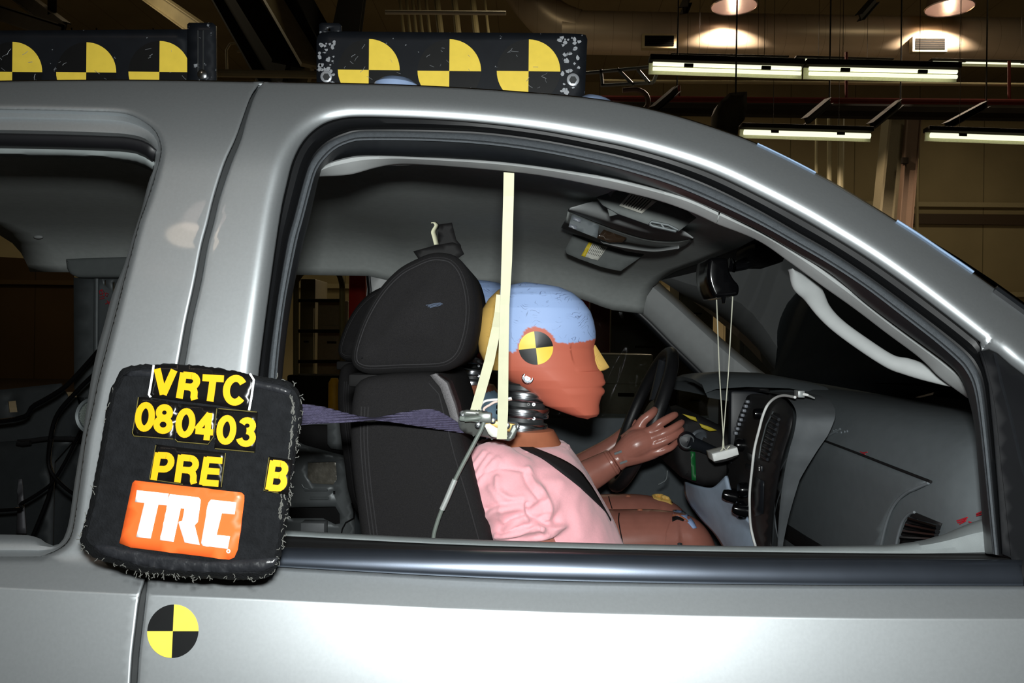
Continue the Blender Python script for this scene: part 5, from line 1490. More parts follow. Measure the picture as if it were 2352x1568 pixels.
def stroke(mb, pts, w_, closed=False, off=.0034, fn=SP):
    P_ = np.array(pts, float)
    n_ = len(P_)
    L = []; R_2 = []
    for i in range(n_):
        if closed: a, b = P_[(i-1) % n_], P_[(i+1) % n_]
        else: a, b = P_[max(i-1, 0)], P_[min(i+1, n_-1)]
        d1 = P_[i]-a; d2 = b-P_[i]
        l1 = np.linalg.norm(d1); l2 = np.linalg.norm(d2)
        if l1 < 1e-6: d1 = d2; l1 = l2
        if l2 < 1e-6: d2 = d1; l2 = l1
        d1 = d1/l1; d2 = d2/l2
        n1 = np.array([-d1[1], d1[0]]); n2 = np.array([-d2[1], d2[0]])
        m_ = n1+n2; m_ = m_/(np.linalg.norm(m_)+1e-9)
        k = 1/max(.5, m_@n1)
        L.append(P_[i]+m_*w_/2*k); R_2.append(P_[i]-m_*w_/2*k)
    if closed: L.append(L[0]); R_2.append(R_2[0])
    mb.grid([[fn(p[0], p[1], off) for p in L], [fn(p[0], p[1], off) for p in R_2]])
def arc(cx_, cy_, rx, ry, a0, a1, n_=14):
    return [(cx_+rx*math.cos(math.radians(a0+(a1-a0)*i/n_)), cy_+ry*math.sin(math.radians(a0+(a1-a0)*i/n_))) for i in range(n_+1)]
GLY = {  # strokes in a unit box, x to 1, y down to 1; last value = advance unused
 'V': [[(.10, 0), (.5, .93)], [(.90, 0), (.5, .93)]],
 'T': [[(0, .10), (1, .10)], [(.5, .1), (.5, 1)]],
 'E': [[(.13, 0), (.13, 1)], [(.13, .09), (1, .09)], [(.13, .49), (.94, .49)], [(.13, .91), (1, .91)]],
 'R': [[(.13, 0), (.13, 1)], [(.13, .09), (.58, .09)]+arc(.58, .31, .30, .22, -90, 90, 10)+[(.13, .53)], [(.60, .53), (.78, .60), (.85, .72), (.87, .90), (.93, 1)]],
 'P': [[(.13, 0), (.13, 1)], [(.13, .09), (.56, .09)]+arc(.56, .34, .32, .25, -90, 90, 10)+[(.13, .59)]],
 'B': [[(.13, 0), (.13, 1)], [(.13, .08), (.55, .08)]+arc(.55, .28, .28, .20, -90, 90, 8)+[(.13, .48)], [(.13, .48), (.58, .48)]+arc(.58, .70, .30, .22, -90, 90, 8)+[(.13, .92)]],
 'C': [arc(.5, .5, .39, .42, -38, -322, 26)],
 '0': [arc(.5, .5, .36, .42, 0, 360, 28)],
 '8': [arc(.5, .27, .29, .19, 0, 360, 22), arc(.5, .70, .35, .22, 0, 360, 24)],
 '3': [arc(.48, .27, .30, .19, -165, 90, 14), arc(.48, .69, .36, .23, -90, 165, 16)],
 '4': [[(.68, 1), (.68, .02)], [(.70, .05), (.10, .66)], [(.04, .70), (.98, .70)]],
}
def letter(ch, tl, tr, bl_, parent, w_=17, cnt=[0]):
    tl, tr, bl_ = map(np.array, (tl, tr, bl_))
    mb = MB()
    for k, s_ in enumerate(GLY[ch]):
        pts = [tl+(tr-tl)*u+(bl_-tl)*v for u, v in s_]
        cl_ = len(pts) > 20 and np.linalg.norm(pts[0]-pts[-1]) < 1
        if cl_: pts = pts[:-1]
        stroke(mb, pts, w_, cl_, off=.0034+.00004*k)
    return mb.build('letter', LYEL, parent, False)
letter('V', (356, 846), (405, 850), (350, 908), s1, 16)
letter('R', (416, 855), (460, 859), (406, 914), s1, 16)
letter('T', (466, 861), (515, 864), (458, 920), s1, 16)
letter('C', (518, 861), (570, 866), (511, 926), s1, 16)
for ch, x, y, s_ in (('0', 315, 923, s2), ('8', 358, 928, s2), ('0', 408, 937, s3), ('4', 452, 944, s3), ('0', 502, 953, s4), ('3', 549, 958, s4)):
    letter(ch, (x, y), (x+43, y+4), (x-7, y+64), s_, 14.5)
letter('P', (358, 1039), (402, 1041), (347, 1102), s5, 15)
letter('R', (410, 1044), (458, 1048), (401, 1107), s5, 15)
letter('E', (470, 1049), (512, 1052), (459, 1113), s5, 15)
letter('B', (622, 1057), (665, 1061), (611, 1124), s6, 15)
ORG = mat('orange_sticker', (222, 94, 40), .4, 0, .4, .03, 30)
og = sheet('logo_sticker', [(304, 1109), (310, 1103), (555, 1131), (561, 1137), (561, 1150), (546, 1262), (538, 1280), (526, 1285), (300, 1257), (274, 1247), (277, 1235), (292, 1165)], ORG, .0018, sign, 22)
WL = mat('logo_white', (250, 250, 250), .5)
def poly(name, pts, m, off, parent): return sheet(name, pts, m, off, parent, 10, .0004)
def ks(P_): return [(x/3.136, 800+y/3.136) for x, y in P_]
poly('logo_letter', ks([(985, 1020), (1215, 1045), (1202, 1130), (1140, 1125), (1085, 1368), (980, 1358), (1040, 1112), (972, 1105)]), WL, .0028, og)
poly('logo_letter', ks([(1222, 1048), (1430, 1072), (1446, 1090), (1425, 1250), (1402, 1272), (1438, 1415), (1330, 1398), (1285, 1255), (1288, 1246), (1312, 1240), (1328, 1155), (1302, 1150), (1250, 1392), (1152, 1380)]), WL, .0028, og)
poly('logo_letter', ks([(1520, 1088), (1702, 1108), (1690, 1195), (1598, 1186), (1560, 1342), (1657, 1352), (1640, 1443), (1460, 1420), (1448, 1402), (1500, 1110)]), WL, .0028, og)
bar('trademark_ring', [SP(524.5+3.5*math.cos(a), 1265.5+3.5*math.sin(a), .003) for a in np.linspace(0, 6.283, 15)], .0006, WL, og, 5)

# target sticker on the door
bd = bvh_of(front_door)
dt = quad_target('target_sticker', (397, 1449), 59, False, None, lambda x, y, o: W(397+(x-397)*1.0+(1449-y)*.045, y, body(x, y)-.0006-o), 0, 1.04)
tag(dt, 'round black and yellow target sticker on the silver door skin below the black box', 'target sticker')

# roof target boards
BRD = mat('black_painted_steel', (26, 29, 34), .35, .2, .5, .12, 40)
def scratch_mat():
    m = BRD; nt = m.node_tree; b = nt.nodes['Principled BSDF']
    tc = nt.nodes.new('ShaderNodeTexCoord')
    n1 = nt.nodes.new('ShaderNodeTexNoise'); n1.inputs['Scale'].default_value = 55; n1.inputs['Detail'].default_value = 5; n1.inputs['Roughness'].default_value = .65
    nt.links.new(tc.outputs['Object'], n1.inputs['Vector'])
    r = nt.nodes.new('ShaderNodeValToRGB'); r.color_ramp.elements[0].position = .655; r.color_ramp.elements[1].position = .675
    nt.links.new(n1.outputs['Fac'], r.inputs[0])
    old = b.inputs['Base Color'].links[0].from_socket
    mx = nt.nodes.new('ShaderNodeMix'); mx.data_type = 'RGBA'
    mx.inputs[7].default_value = lin((150, 154, 160))+(1,)
    nt.links.new(r.outputs[0], mx.inputs[0]); nt.links.new(old, mx.inputs[6]); nt.links.new(mx.outputs[2], b.inputs['Base Color'])
scratch_mat()
BY = -.38
SCR = mat('scratch_bare_metal', (176, 180, 186), .4, .5)
def board(nm, label, outline, discs, extra):
    c = W(outline[0][0]+100, 215, BY)
    r_ = empty('target_board', c, label, 'target board', 'target boards on the roof')
    bd_ = plate('board', outline, BY, BRD, r_, step=24, solid=.006)
    for i, (x, y, rr) in enumerate(discs):
        o = quad_target('target_disc', (x, y), rr, False, bd_, lambda a, b, o_: W(a, b, BY-.001-o_), math.radians(-.6))
        g = random.Random(i*7+len(outline))
        mb = MB()
        for k in range(16):
            a0 = g.uniform(0, 6.283); q = rr*math.sqrt(g.random())*.93
            x0 = x+math.cos(a0)*q; y0 = y-math.sin(a0)*q
            if (x0 > x) == (y0 < y) and k % 5: continue
            th = g.uniform(0, 3.14); l_ = g.uniform(4, 18)
            mb.tube([W(x0, y0, BY-.0024), W(x0+math.cos(th)*l_*.5+g.uniform(-2, 2), y0+math.sin(th)*l_*.5, BY-.0024), W(x0+math.cos(th)*l_, y0+math.sin(th)*l_, BY-.0024)], g.uniform(.0002, .0005), 4)
        if mb.v: tag(mb.build('scratches', SCR, o), kind='stuff')
    extra(r_, bd_)
    return r_
def ex1(r_, b_):
    plate('mounting_tab', [(733, 56), (738, 52), (778, 53), (784, 58), (784, 76), (733, 76)], BY+.012, BRD, r_, step=10, solid=.006, holes=[[(752, 66), (755, 63), (759, 66), (759, 71), (752, 71)]])
    for (x, y, rr) in ((750, 177, 13), (1316, 184, 14)):
        MB().lathe([(rr*.00076, 0), (rr*.00076, -.003), (rr*.0006, -.004)], W(x, y, BY-.003), (0, 1, 0), 28, cap=True).build('washer', SCR, b_)
        MB().lathe([(rr*.00046, 0), (rr*.00046, -.003)], W(x, y, BY-.009), (0, 1, 0), 6, cap=True).build('bolt', RUBN, b_)
    g = random.Random(5); mb = MB()
    for k in range(60):
        lft = g.random() < .45
        x = g.uniform(733, 770) if lft else g.choice([g.uniform(1296, 1330), g.uniform(1284, 1304)])
        y = g.uniform(95, 180) if lft else g.uniform(85, 215)
        s_ = g.uniform(2, 7)
        pts = [(x+math.cos(a)*s_*g.uniform(.5, 1.2), y+math.sin(a)*s_*g.uniform(.4, 1.2)) for a in np.linspace(0, 5.4, 7)]
        k0 = [W(px, py, BY-.0012) for px, py in pts]
        mb.add(k0, [tuple(range(len(k0)))])
    tag(mb.build('worn_paint', SCR, b_, False), kind='stuff')
board('r', 'black roof board on the right with three full round yellow and black targets', [(727, 92), (730, 82), (737, 75), (760, 72), (1000, 74), (1290, 76), (1335, 78), (1345, 80), (1349, 90), (1343, 225), (1343, 324), (727, 300)], [(847, 160.5, 71), (1032, 163, 73), (1214, 163.5, 73)], ex1)
def ex2(r_, b_):
    p = plate('bracket', [(430, 56), (434, 52), (488, 52), (495, 58), (496, 180), (494, 296), (430, 296)], BY-.035, BRD, r_, step=20, solid=.006)
    MB().tube([W(x, y, BY-.036) for x, y in [(455, 165), (455, 70), (467, 70), (467, 165)]], .0012, 6).build('slot_rim', RUBN, p)
    MB().lathe([(.008, 0), (.008, -.004), (.004, -.006)], W(466, 172, BY-.036), (0, 1, 0), 20, cap=True).build('bolt', STEEL, p)
board('l', 'black roof board on the left cut by the frame edge beside a tall bracket', [(-260, 71), (200, 69), (430, 67), (432, 69), (432, 296), (-260, 296)], [(-140, 165, 69), (28, 165, 69), (198, 166, 69), (366, 165, 71)], ex2)
# suction cups that hold the boards to the roof
CUP = mat('blue_grey_cup', (120, 138, 168), .3, 0, .5)
for (x, y, l, rr) in ((912, 188, 'flat blue grey suction cup on the roof below the first full target', 55), (1372, 232, 'flat blue grey suction cup on the roof at the right end of the board', 50)):
    p = W(x, y+6, -.70)
    rr *= .78
    o = MB().lathe([(rr*.00072, -.012), (rr*.00070, -.002), (rr*.0005, .005), (rr*.0002, .008), (.001, .008)], p, (.05 if x < 1000 else .25, 0, 1), 40).build('suction_cup', CUP, None)
    tag(o, l, 'suction cup', 'suction cups on the roof')
# ================================================================== THE TEST HALL
def wall_mat(name, rgb, seam, axis, rough=.8):
    m = mat(name, rgb, rough, 0, .2, .1, .6)
    nt = m.node_tree; b = nt.nodes['Principled BSDF']
    tc = nt.nodes.new('ShaderNodeTexCoord'); sp = nt.nodes.new('ShaderNodeSeparateXYZ')
    nt.links.new(tc.outputs['Object'], sp.inputs[0])
    d = nt.nodes.new('ShaderNodeMath'); d.operation = 'DIVIDE'; d.inputs[1].default_value = seam
    f = nt.nodes.new('ShaderNodeMath'); f.operation = 'FRACT'
    nt.links.new(sp.outputs[axis], d.inputs[0]); nt.links.new(d.outputs[0], f.inputs[0])
    r = nt.nodes.new('ShaderNodeValToRGB'); r.color_ramp.elements[0].position = 0; r.color_ramp.elements[1].position = .02
    r.color_ramp.elements[0].color = (.25, .25, .25, 1); r.color_ramp.elements[1].color = (1, 1, 1, 1)
    nt.links.new(f.outputs[0], r.inputs[0])
    old = b.inputs['Base Color'].links[0].from_socket
    mx = nt.nodes.new('ShaderNodeMix'); mx.data_type = 'RGBA'; mx.blend_type = 'MULTIPLY'; mx.inputs[0].default_value = 1
    nt.links.new(old, mx.inputs[6]); nt.links.new(r.outputs[0], mx.inputs[7]); nt.links.new(mx.outputs[2], b.inputs['Base Color'])
    return m
def sbox(name, c, s_, m, kind='structure', label=None, cat=None):
    o = MB().box(c, s_).build(name, m, None, False)
    if kind: o['kind'] = kind
    if label: tag(o, label, cat)
    return o
WALLM = wall_mat('tan_wall_panels', (150, 136, 104), 2.2, 0)
sbox('floor', (0, 10, -.05), (60, 44, .1), mat('grey_concrete', (96, 92, 84), .6, 0, .3, .1, 2))
sbox('wall_back', (0, 27.1, 5.3), (60, .2, 10.6), WALLM)
sbox('ceiling', (0, 12, 10.7), (60, 32, .2), wall_mat('dim_ceiling_deck', (112, 100, 74), 1.1, 0))
# wall girts
for k, (z, h_) in enumerate(((6.45, .16), (3.4, .16), (5.95, .35))):
    sbox('trim_%d' % (k+1), (0, 26.93, z), (60, .12, h_), mat('tan_girt' if k < 2 else 'brown_girt', (168, 154, 120) if k < 2 else (70, 54, 38), .7))
HY = mat('tan_steel', (150, 136, 104), .6, 0, .3, .08, 4)
HD = mat('dark_steel', (30, 26, 21), .9, 0, .08, .1, 4)
HR = mat('red_oxide_pipe', (72, 24, 20), .8, 0, .1)
DUCT = wall_mat('spiral_duct_steel', (176, 160, 140), .45, 0, .38)
DUCT.node_tree.nodes['Principled BSDF'].inputs['Metallic'].default_value = .35
def h(px, py, d): return W(px, py, d-1.8)
def hbar(name, p0, p1, r, m, label=None, cat=None, seg=10, group=None):
    o = MB().tube([p0, p1], r, seg).build(name, m, None)
    if label: tag(o, label, cat, group)
    return o
def beam(name, p0, p1, w_, d_, m, label=None, cat='beam', group=None):
    p0, p1 = Vector(p0), Vector(p1); v = p1-p0
    rot = v.to_track_quat('X', 'Z').to_matrix()
    mb = MB()
    mb.box((p0+p1)/2, (v.length, w_*.15, d_), rot)
    up_ = rot @ Vector((0, 0, 1))
    mb.box((p0+p1)/2+up_*(d_/2), (v.length, w_, d_*.08), rot); mb.box((p0+p1)/2-up_*(d_/2), (v.length, w_, d_*.08), rot)
    o = mb.build(name, m, None, False)
    if label: tag(o, label, cat, group)
    return o
# big round duct with elbow to the upper left
D0 = 20.0
zc = h(1800, 78, D0).z
dp = [Vector((14, D0-1.8, zc-.15)), Vector((h(1400, 76, D0).x, D0-1.8, zc)), Vector((h(1320, 68, D0).x, D0-1.8, zc+.06)), Vector((h(1250, 30, D0).x, D0-1.8, zc+.45)), Vector((h(1180, -60, D0).x, D0-1.8, zc+1.4))]
duct = MB().tube([Vector(q) for q in catmull([tuple(p) for p in dp], 10)], .50, 40).build('air_duct', DUCT, None)
tag(duct, 'large round ventilation duct along the ceiling with an elbow at its left end', 'duct')
def vent_(px, py, w_, h_, d, label, tilt=0):
    c = h(px, py, d)
    e = empty('duct_vent', c, label, 'vent', 'vents on the big duct')
    MB().box(c, (w_, .18, h_), bev=.01).build('frame', HY, e)
    MB().box(c+Vector((0, -.092, 0)), (w_*.84, .02, h_*.7)).build('grille', mat('grille_shade_black', (8, 8, 8), .9, 0, .05), e)  # shade of the grille face is put into this black
    mb = MB()
    for k in range(5): MB().box(c+Vector((0, -.105, h_*(.28-.14*k))), (w_*.84, .008, .006)).build('slat', HD, e)
vent_(1513, 97, .80, .34, 19.45, 'dark grille on the duct near its left end above the car roof')
vent_(2132, 104, .80, .36, 19.45, 'dark grille on the duct below the right bell lamp')
# bell lamps with sodium light
def bell(px, py, d, label, power, aim=None, r=.5):
    c = h(px, py, d)
    e = empty('high_bay_lamp', c, label, 'lamp', 'high bay lamps near the ceiling')
    al = mat('spun_aluminium', (214, 200, 200), .25, .9, .5, .05, 10)
    MB().lathe([(r, 0), (r*.97, .10), (r*.9, .28), (r*.7, .48), (r*.42, .62), (.12, .68)], c, (0, 0, 1), 36).build('reflector', al, e)
    MB().lathe([(r*1.0, -.02), (r*1.04, 0), (r*1.0, .02)], c, (0, 0, 1), 36).build('rim', al, e)
    MB().lathe([(.001, .12), (.07, .16), (.09, .3), (.06, .46), (.001, .5)], c, (0, 0, 1), 16).build('bulb', mat('sodium_bulb', (255, 226, 190), .4, emit=(255, 222, 186), estr=26), e)
    MB().tube([c+Vector((0, 0, .66)), c+Vector((0, 0, 1.1))], .10, 14).build('ballast', HD, e)
    ld = bpy.data.lights.new('lamp_light', 'SPOT'); ld.energy = power; ld.spot_size = math.radians(132); ld.spot_blend = .15; ld.color = (1, .80, .60); ld.shadow_soft_size = .12
    lo = bpy.data.objects.new('lamp_light', ld); COL.objects.link(lo); lo.location = c+Vector((0, 0, .04))
    lo.rotation_euler = (0, 0, 0)
    return e
bell(1686, 14, 18.75, 'left bell shaped aluminium lamp above the duct, lit', 2600)
bell(2181, 18, 18.75, 'right bell shaped aluminium lamp above the duct, lit', 2600)
# fluorescent strip lights
FL = mat('fluorescent_tube', (255, 255, 235), .5, emit=(242, 244, 206), estr=1.35)
FW = mat('white_reflector', (200, 200, 170), .5)
def fluor(x0, y0, x1, y1, d, label, tubes=2, hgt=26, group='strip lights under the ceiling'):
    a = h(x0, y0, d); b = h(x1, y1, d); v = b-a; c = (a+b)/2
    e = empty('strip_light', c, label, 'light fixture', group)
    rot = v.to_track_quat('X', 'Z').to_matrix()
    s_ = hgt*d/FOC
    MB().box(c+Vector((0, .05, s_*.75)), (v.length, .26, s_*.5), rot, bev=.01).build('housing', HD, e)
    MB().box(c+Vector((0, .10, 0)), (v.length, .02, s_), rot).build('reflector', FW, e)
    for k in range(tubes):
        z = s_*(.22-.44*k) if tubes > 1 else 0
        MB().tube([a+Vector((.05, -.02, z)), b+Vector((-.05, -.02, z))], s_*.17 if tubes > 1 else s_*.3, 10).build('tube', FL, e)
    for t in (.25, .75):
        MB().tube([a+v*t+Vector((0, .05, s_)), a+v*t+Vector((0, .05, 10.6-a.z))], .0045, 6).build('hanger', HD, e)
    MB().box(a+v*.25+Vector((0, -.06, s_*.1)), (.14, .04, s_*.3), rot).build('tube_clip', HD, e)
    MB().box(a+v*.75+Vector((0, -.06, s_*.1)), (.14, .04, s_*.3), rot).build('tube_clip', HD, e)
fluor(1492, 153, 1846, 164, 13, 'bright double strip light left of a joined pair below the duct')
fluor(1850, 164, 2204, 172, 13, 'bright double strip light right of a joined pair below the duct')
fluor(1702, 304, 2004, 313, 15.3, 'strip light hanging low above the sloping roof pillar', 1, 20)
fluor(2130, 311, 2440, 322, 15.3, 'strip light hanging low at the right frame edge', 1, 20)
fluor(1540, 131, 1810, 137, 17.5, 'dim thin strip light behind the joined pair, left one', 1, 7)
fluor(1826, 137, 2050, 143, 17.5, 'dim thin strip light behind the joined pair, right one', 1, 7)
fluor(2136, 143, 2420, 149, 17.5, 'dim thin strip light behind the joined pair, far right one', 1, 7)
for (y0, y1, m_, rr, lb) in ((228, 236, HR, .06, 'dark red sprinkler pipe running level below the strip lights'), (247, 262, HD, .17, 'thick dark pipe just below the red sprinkler pipe'), (188, 196, HY, .035, 'thin tan conduit above the red sprinkler pipe')):
    dd = 16.5 if m_ is HR else (17.0 if m_ is HD else 16.8)
    hbar('pipe', h(1380, y0-2, dd), h(2520, y1, dd), rr, m_, lb, 'pipe')
def _none(): pass
for i, (x, y0, y1) in enumerate(((1559, 196, 232), (1944, 120, 234), (2318, 140, 236))):
    hbar('pipe_hanger', h(x, y0, 16.5), h(x, y1, 16.5), .03, HR, ('short', 'middle', 'rightmost')[i]+' dark red drop pipe above the sprinkler pipe', 'pipe')
for i, (x0, y0, x1, y1) in enumerate(((1580, 0, 1570, 24), (2010, 0, 1975, 40), (1905, 232, 1850, 278), (2068, 236, 2000, 290), (2265, 240, 2172, 290), (1555, 205, 1500, 252))):
    br = beam('brace', h(x0, y0, 16), h(x1, y1, 15.6), .16, .12, HD, ('dark brace left of the left bell lamp', 'dark brace between the two bell lamps', 'dark slanted brace above the low strip light', 'dark slanted brace right of the low strip light', 'dark slanted brace above the right low strip light', 'dark slanted brace left under the red pipe')[i], 'brace')
    MB().tube([h(x0, y0, 16), Vector((h(x0, y0, 16).x, 14.2, 10.6))], .015, 6).build('hanger_rod', HD, br)
# ceiling beams crossing over at the left
for i, (x0, y0, x1, y1, w_, d_, mm, lb) in enumerate(((505, -60, 655, 185, .5, .5, HD, 'dark slanted roof beam between the two target boards, left'), (540, -90, 705, 205, .35, .7, HY, 'tan slanted roof beam between the two target boards'), (640, -80, 760, 150, .3, .4, HD, 'dark slanted roof beam above the right target board end'), (820, -60, 790, 120, .4, .3, HD, 'dark beam above the right target board'))):
    beam('roof_beam', h(x0, y0, 15), h(x1, y1, 12), w_, d_, mm, lb)
for i, (x0, y0, x1, y1, lb) in enumerate(((-60, 10, 140, 75, 'dark slanted beam above the left target board'), (20, -30, 150, 70, 'thin dark slanted beam above the left target board'), (330, -20, 470, 78, 'tan slanted brace over the left target board'), (120, 100, 120, -20, 'upright dark hanger over the left target board'))):
    beam('roof_beam', h(x0, y0, 18), h(x1, y1, 16), .16, .3, HY if i == 2 else HD, lb)
# bundle of pale conduits and channel above the right board
for i, x in enumerate((915, 930, 944, 958, 975, 1000, 1040, 1082, 1110)):
    hbar('conduit', h(x, -30, 19), h(x+14, 92, 17), .035 if i < 5 else (.07 if i < 8 else .03), mat('dull_conduit', (104, 94, 66), .6), 'pale conduit in the bundle above the right target board', 'conduit', group='conduits above the right target board')
hbar('light_rail', h(885, 28, 15), h(1162, 30, 15), .04, mat('pale_steel', (190, 180, 160), .5), 'pale level rail crossing in front of the conduit bundle', 'rail')
# guard rail between the boards
gr = empty('guard_rail', h(620, 120, 14), 'pale metal guard rail between the two target boards', 'railing')
for y in (98, 118): MB().tube([h(545, y, 14), h(735, y, 14)], .022, 8).build('rail', HY, gr)
MB().tube([h(x, y, 14) for x, y in [(522, 175), (520, 115), (528, 101), (545, 98)]], .022, 8).build('rail_end', HY, gr)
MB().tube([h(590, 96, 14), h(590, 190, 14)], .022, 8).build('post', HY, gr)
hbar('conduit', h(500, 168, 11.2), h(735, 172, 11.2), .055, HY, 'level tan pipe low between the two target boards', 'pipe')
for i, x in enumerate((165, 222, 352)):
    hbar('cable', Vector((h(x, 40, 24).x, 22.2, 10.58)), h(x, 110, 24), .02, BLK, ('leftmost', 'middle', 'rightmost')[i]+' thin vertical wall cable above the left target board', 'cable')
# large column and wall conduits on the right
beam('column', h(2070, 270, 22), h(1995, 1000, 22), .5, .75, mat('tan_column', (108, 100, 78), .6), 'broad tan leaning steel column at the right behind the windshield pillar', 'column')
beam('column', h(2098, 268, 21.6), h(2046, 900, 21.6), .2, .32, mat('brown_column', (84, 66, 52), .6), 'narrow brown steel column edge beside the broad tan column', 'column')
for i, (x, r_) in enumerate(((1876, .045), (1906, .07), (1932, .09))):
    hbar('wall_conduit', h(x, 262, 23), h(x-6, 1000, 23), r_, mat('pale_conduit', (150, 142, 112), .5), ('thin', 'middle', 'thick')[i]+' pale vertical pipe on the hall wall left of the column', 'pipe')
hbar('wall_conduit', h(2106, 280, 26), h(2106, 700, 26), .05, HY, 'thin vertical conduit on the wall right of the column', 'conduit')
MB().box(h(2078, 369, 21.5), (.16, .1, .16), bev=.01).build('junction_box', HD, None)
tag(COL.objects['junction_box'], 'small dark box on the narrow brown column', 'box')
# dark hanging curtain shape behind the roof and rack
o = plate('hanging_unit', [(1646, 320), (1648, 250), (1655, 232), (1676, 213), (1716, 210), (1716, 250), (1710, 275), (1697, 290), (1692, 330)], 12.0, HD, None, step=30, solid=.5)
tag(o, 'dark hanging heater silhouette above the sloping roof, left of the strip light', 'heater')
MB().tube([h(1690, 215, 12.2), Vector((h(1690, 215, 12.2).x, 10.4, 10.6))], .012, 6).build('hanger_rod', HD, o)
ra = empty('ceiling_truss', h(1450, 180, 14), 'grey cable truss right of the right target board', 'truss')
for pl in ([(1345, 168), (1512, 152)], [(1380, 196), (1500, 190)], [(1500, 190), (1514, 155)], [(1380, 160), (1384, 196)], [(1465, 160), (1492, 192)], [(1418, 158), (1456, 196)]):
    MB().tube([h(x, y, 13.5) for x, y in pl], .03, 6).build('truss_bar', mat('grey_steel', (96, 100, 104), .5, .3), ra)
MB().tube([h(x, y, 12.5) for x, y in catmull([(1430, 208), (1462, 206), (1484, 218), (1488, 240), (1476, 256)], 4)], .04, 8).build('hose', mat('brown_hose', (100, 72, 56), .6), ra)

# ---- what stands on the hall floor beyond the truck, seen through the cab
def standing(name, x0, x1, ytop, d, depth, m, label, cat):
    a = h(x0, ytop, d); b = h(x1, ytop, d)
    return a, b
OR = mat('orange_red_steel', (214, 40, 22), .5)
def cab(name, x0, x1, ytop, d, dep, m, label, cat, doors=0):
    a = h(x0, ytop, d); b = h(x1, ytop, d); c = (a+b)/2; w_ = (b-a).length; z = a.z
    e = empty(name, Vector((c.x, c.y+dep/2, 0)), label, cat)
    MB().box((c.x, c.y+dep/2, z/2), (w_, dep, z), bev=.01).build('body', m, e)
    for k in range(doors):
        zz = z*(.9-.8*(k+.5)/doors)
        MB().box((c.x, c.y-.012, zz), (w_*.9, .02, z*.72/doors), bev=.004).build('door', m, e)
        MB().box((c.x, c.y-.03, zz+z*.2/doors), (w_*.3, .02, .02), bev=.004).build('handle', HD, e)
    return e
# red post on the left and the red post with an L on the right
def post(x0, x1, ytop, d, m, label):
    a = h(x0, ytop, d); b = h(x1, ytop, d); c = (a+b)/2; w_ = (b-a).length
    e = empty('lift_post', Vector((c.x, c.y, 0)), label, 'post')
    MB().box((c.x, c.y, a.z/2), (w_, .18, a.z), bev=.01).build('post_body', m, e)
    MB().box((c.x, c.y, .02), (w_*1.6, .4, .04), bev=.005).build('foot', HD, e)
    return e, c
post(808, 846, 600, 6.2, OR, 'red steel post seen through the cab left of the headrest')
e, c = post(1310, 1352, 640, 6.2, OR, 'red steel post with a black letter L behind the dummy forehead')
MB().box((c.x-.02, c.y-.10, h(1330, 665, 6.2).z), (.014, .012, .06)).box((c.x+.003, c.y-.10, h(1330, 665, 6.2).z-.025), (.055, .012, .014)).build('letter', BLK, e, False)
post(1354, 1400, 680, 6.8, mat('dark_red_steel', (70, 14, 10), .5), 'dark red steel post beside the red post with the letter L')
sh_ = cab('tool_cabinet', 1376, 1500, 812, 4.6, .5, mat('grey_cabinet', (84, 80, 68), .5), 'grey tool cabinet behind the steering wheel with a cluttered top', 'cabinet', 4)
cab('storage_cabinet', 730, 800, 690, 7.5, .5, mat('tan_cabinet', (140, 126, 96), .5), 'tan cabinet seen through the rear of the front window', 'cabinet', 2)
cab('storage_cabinet', 690, 725, 640, 8.5, .5, mat('olive_cabinet', (104, 94, 56), .5), 'narrow olive cabinet at the left edge of the front window view', 'cabinet', 1)
b1 = h(768, 868, 5.0)
o = MB().lathe([(.035, 0), (.035, b1.z-.03), (.02, b1.z), (.001, b1.z)], Vector((b1.x, b1.y, 0)), (0, 0, 1), 20).build('bollard', mat('safety_yellow', (232, 170, 20), .5), None)
tag(o, 'yellow bollard seen between the black sign and the seat', 'bollard')
b1 = h(735, 820, 6.2)
# handcart hoop
hcx = empty('hand_cart', Vector((h(730, 700, 5.6).x, 3.8, 0)), 'handcart with a rounded olive tube hoop seen behind the black sign', 'cart')
MB().tube([h(x, y, 5.6) for x, y in catmull([(680, 980), (680, 680), (684, 640), (705, 620), (740, 616), (770, 622), (784, 645), (786, 700), (786, 980)], 5)], .02, 10).build('hoop', mat('olive_tube', (120, 108, 66), .5), hcx)
for y in (690, 760, 830): MB().tube([h(682, y, 5.6), h(786, y, 5.6)], .012, 8).build('rung', HD, hcx)
cb = h(733, 860, 5.7)
MB().box((cb.x, cb.y, cb.z/2), (.36, .3, cb.z), bev=.01).build('cart_body', HD, hcx)
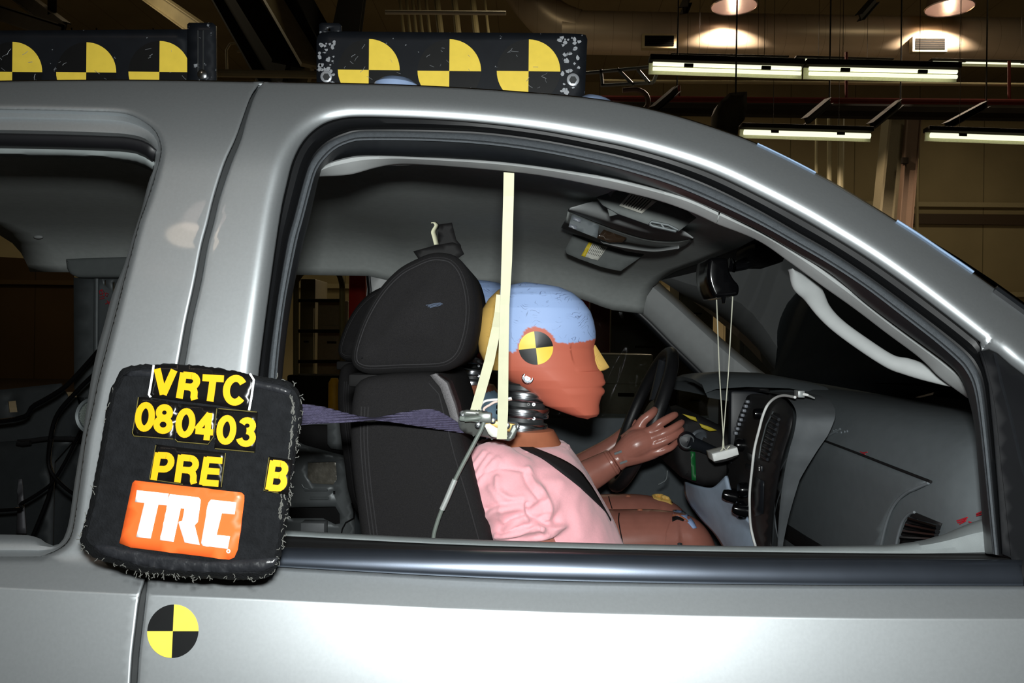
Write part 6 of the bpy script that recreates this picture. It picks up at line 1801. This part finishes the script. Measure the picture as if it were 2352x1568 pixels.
# rolls and boxes glimpsed past the windshield
cab('parts_rack', 1700, 1860, 700, 8.0, .6, mat('dark_rack', (56, 54, 40), .6), 'dark rack seen through the windshield beside the grab handle', 'rack', 3)
cab('parts_rack', 1560, 1640, 620, 9.0, .6, mat('olive_rack', (84, 82, 62), .6), 'olive rack seen through the windshield left of the mirror', 'rack', 2)
cab('storage_cabinet', 1404, 1560, 700, 7.6, .5, mat('dark_backdrop', (34, 32, 22), .6), 'tall dark block added to darken the view behind the grey tool cabinet and the steering wheel', 'cabinet', 2)  # dark block added to cover the too bright wall behind the wheel
cab('work_bench', 1000, 1300, 700, 9.5, .8, mat('brown_bench', (62, 52, 36), .6), 'brown storage bench far behind the heads of the dummies', 'bench', 3)

# general hall light: more lamps overhead, out of the picture, the first two added to brighten the left
for (x, y, z, pw) in ((-15, 20, 9.6, 150), (-12, 12, 9.6, 90), (-9, 14, 9.6, 80), (0, 14, 9.6, 80), (9, 14, 9.6, 80), (-5, 22, 9.6, 80), (5, 22, 9.6, 80), (14, 22, 9.6, 80)):
    area_light('hall_lamp_fill', (x, y, z), (x, y+.001, 0), 1.2, 1.2, pw, (1, .86, .58))

# a lamp of the same kind above the aisle on this side of the truck: it shines back from the clear coat of the pillar
_p0 = W(428, 545, body(428, 545)); _p1 = W(440, 545, body(440, 545)); _p2 = W(428, 557, body(428, 557))
_n = (_p1-_p0).cross(_p2-_p0).normalized()
if _n.dot(CAM-_p0) < 0: _n = -_n
_v = (_p0-CAM).normalized()
_r = _v-2*_v.dot(_n)*_n
print('REFL', _p0, _n, _r)
_l = _p0+_r*4.2
e = bell(1686, 14, 18.75, 'bell shaped lamp above the aisle beside the truck, mirrored in the silver pillar', 7, r=.8)
_old = h(1686, 14, 18.75)
for o in list(e.children): o.matrix_parent_inverse = Matrix.Translation(-_old)
e.location = _l
_bm = mat('dim_bulb', (255, 236, 226), .4, emit=(255, 230, 220), estr=5)
for o in e.children:
    if o.name.startswith('bulb'): o.data.materials[0] = _bm
COL.objects[[o.name for o in COL.objects if o.type == 'LIGHT' and o.name.startswith('lamp_light')][-1]].location = _l+Vector((0, 0, .04))
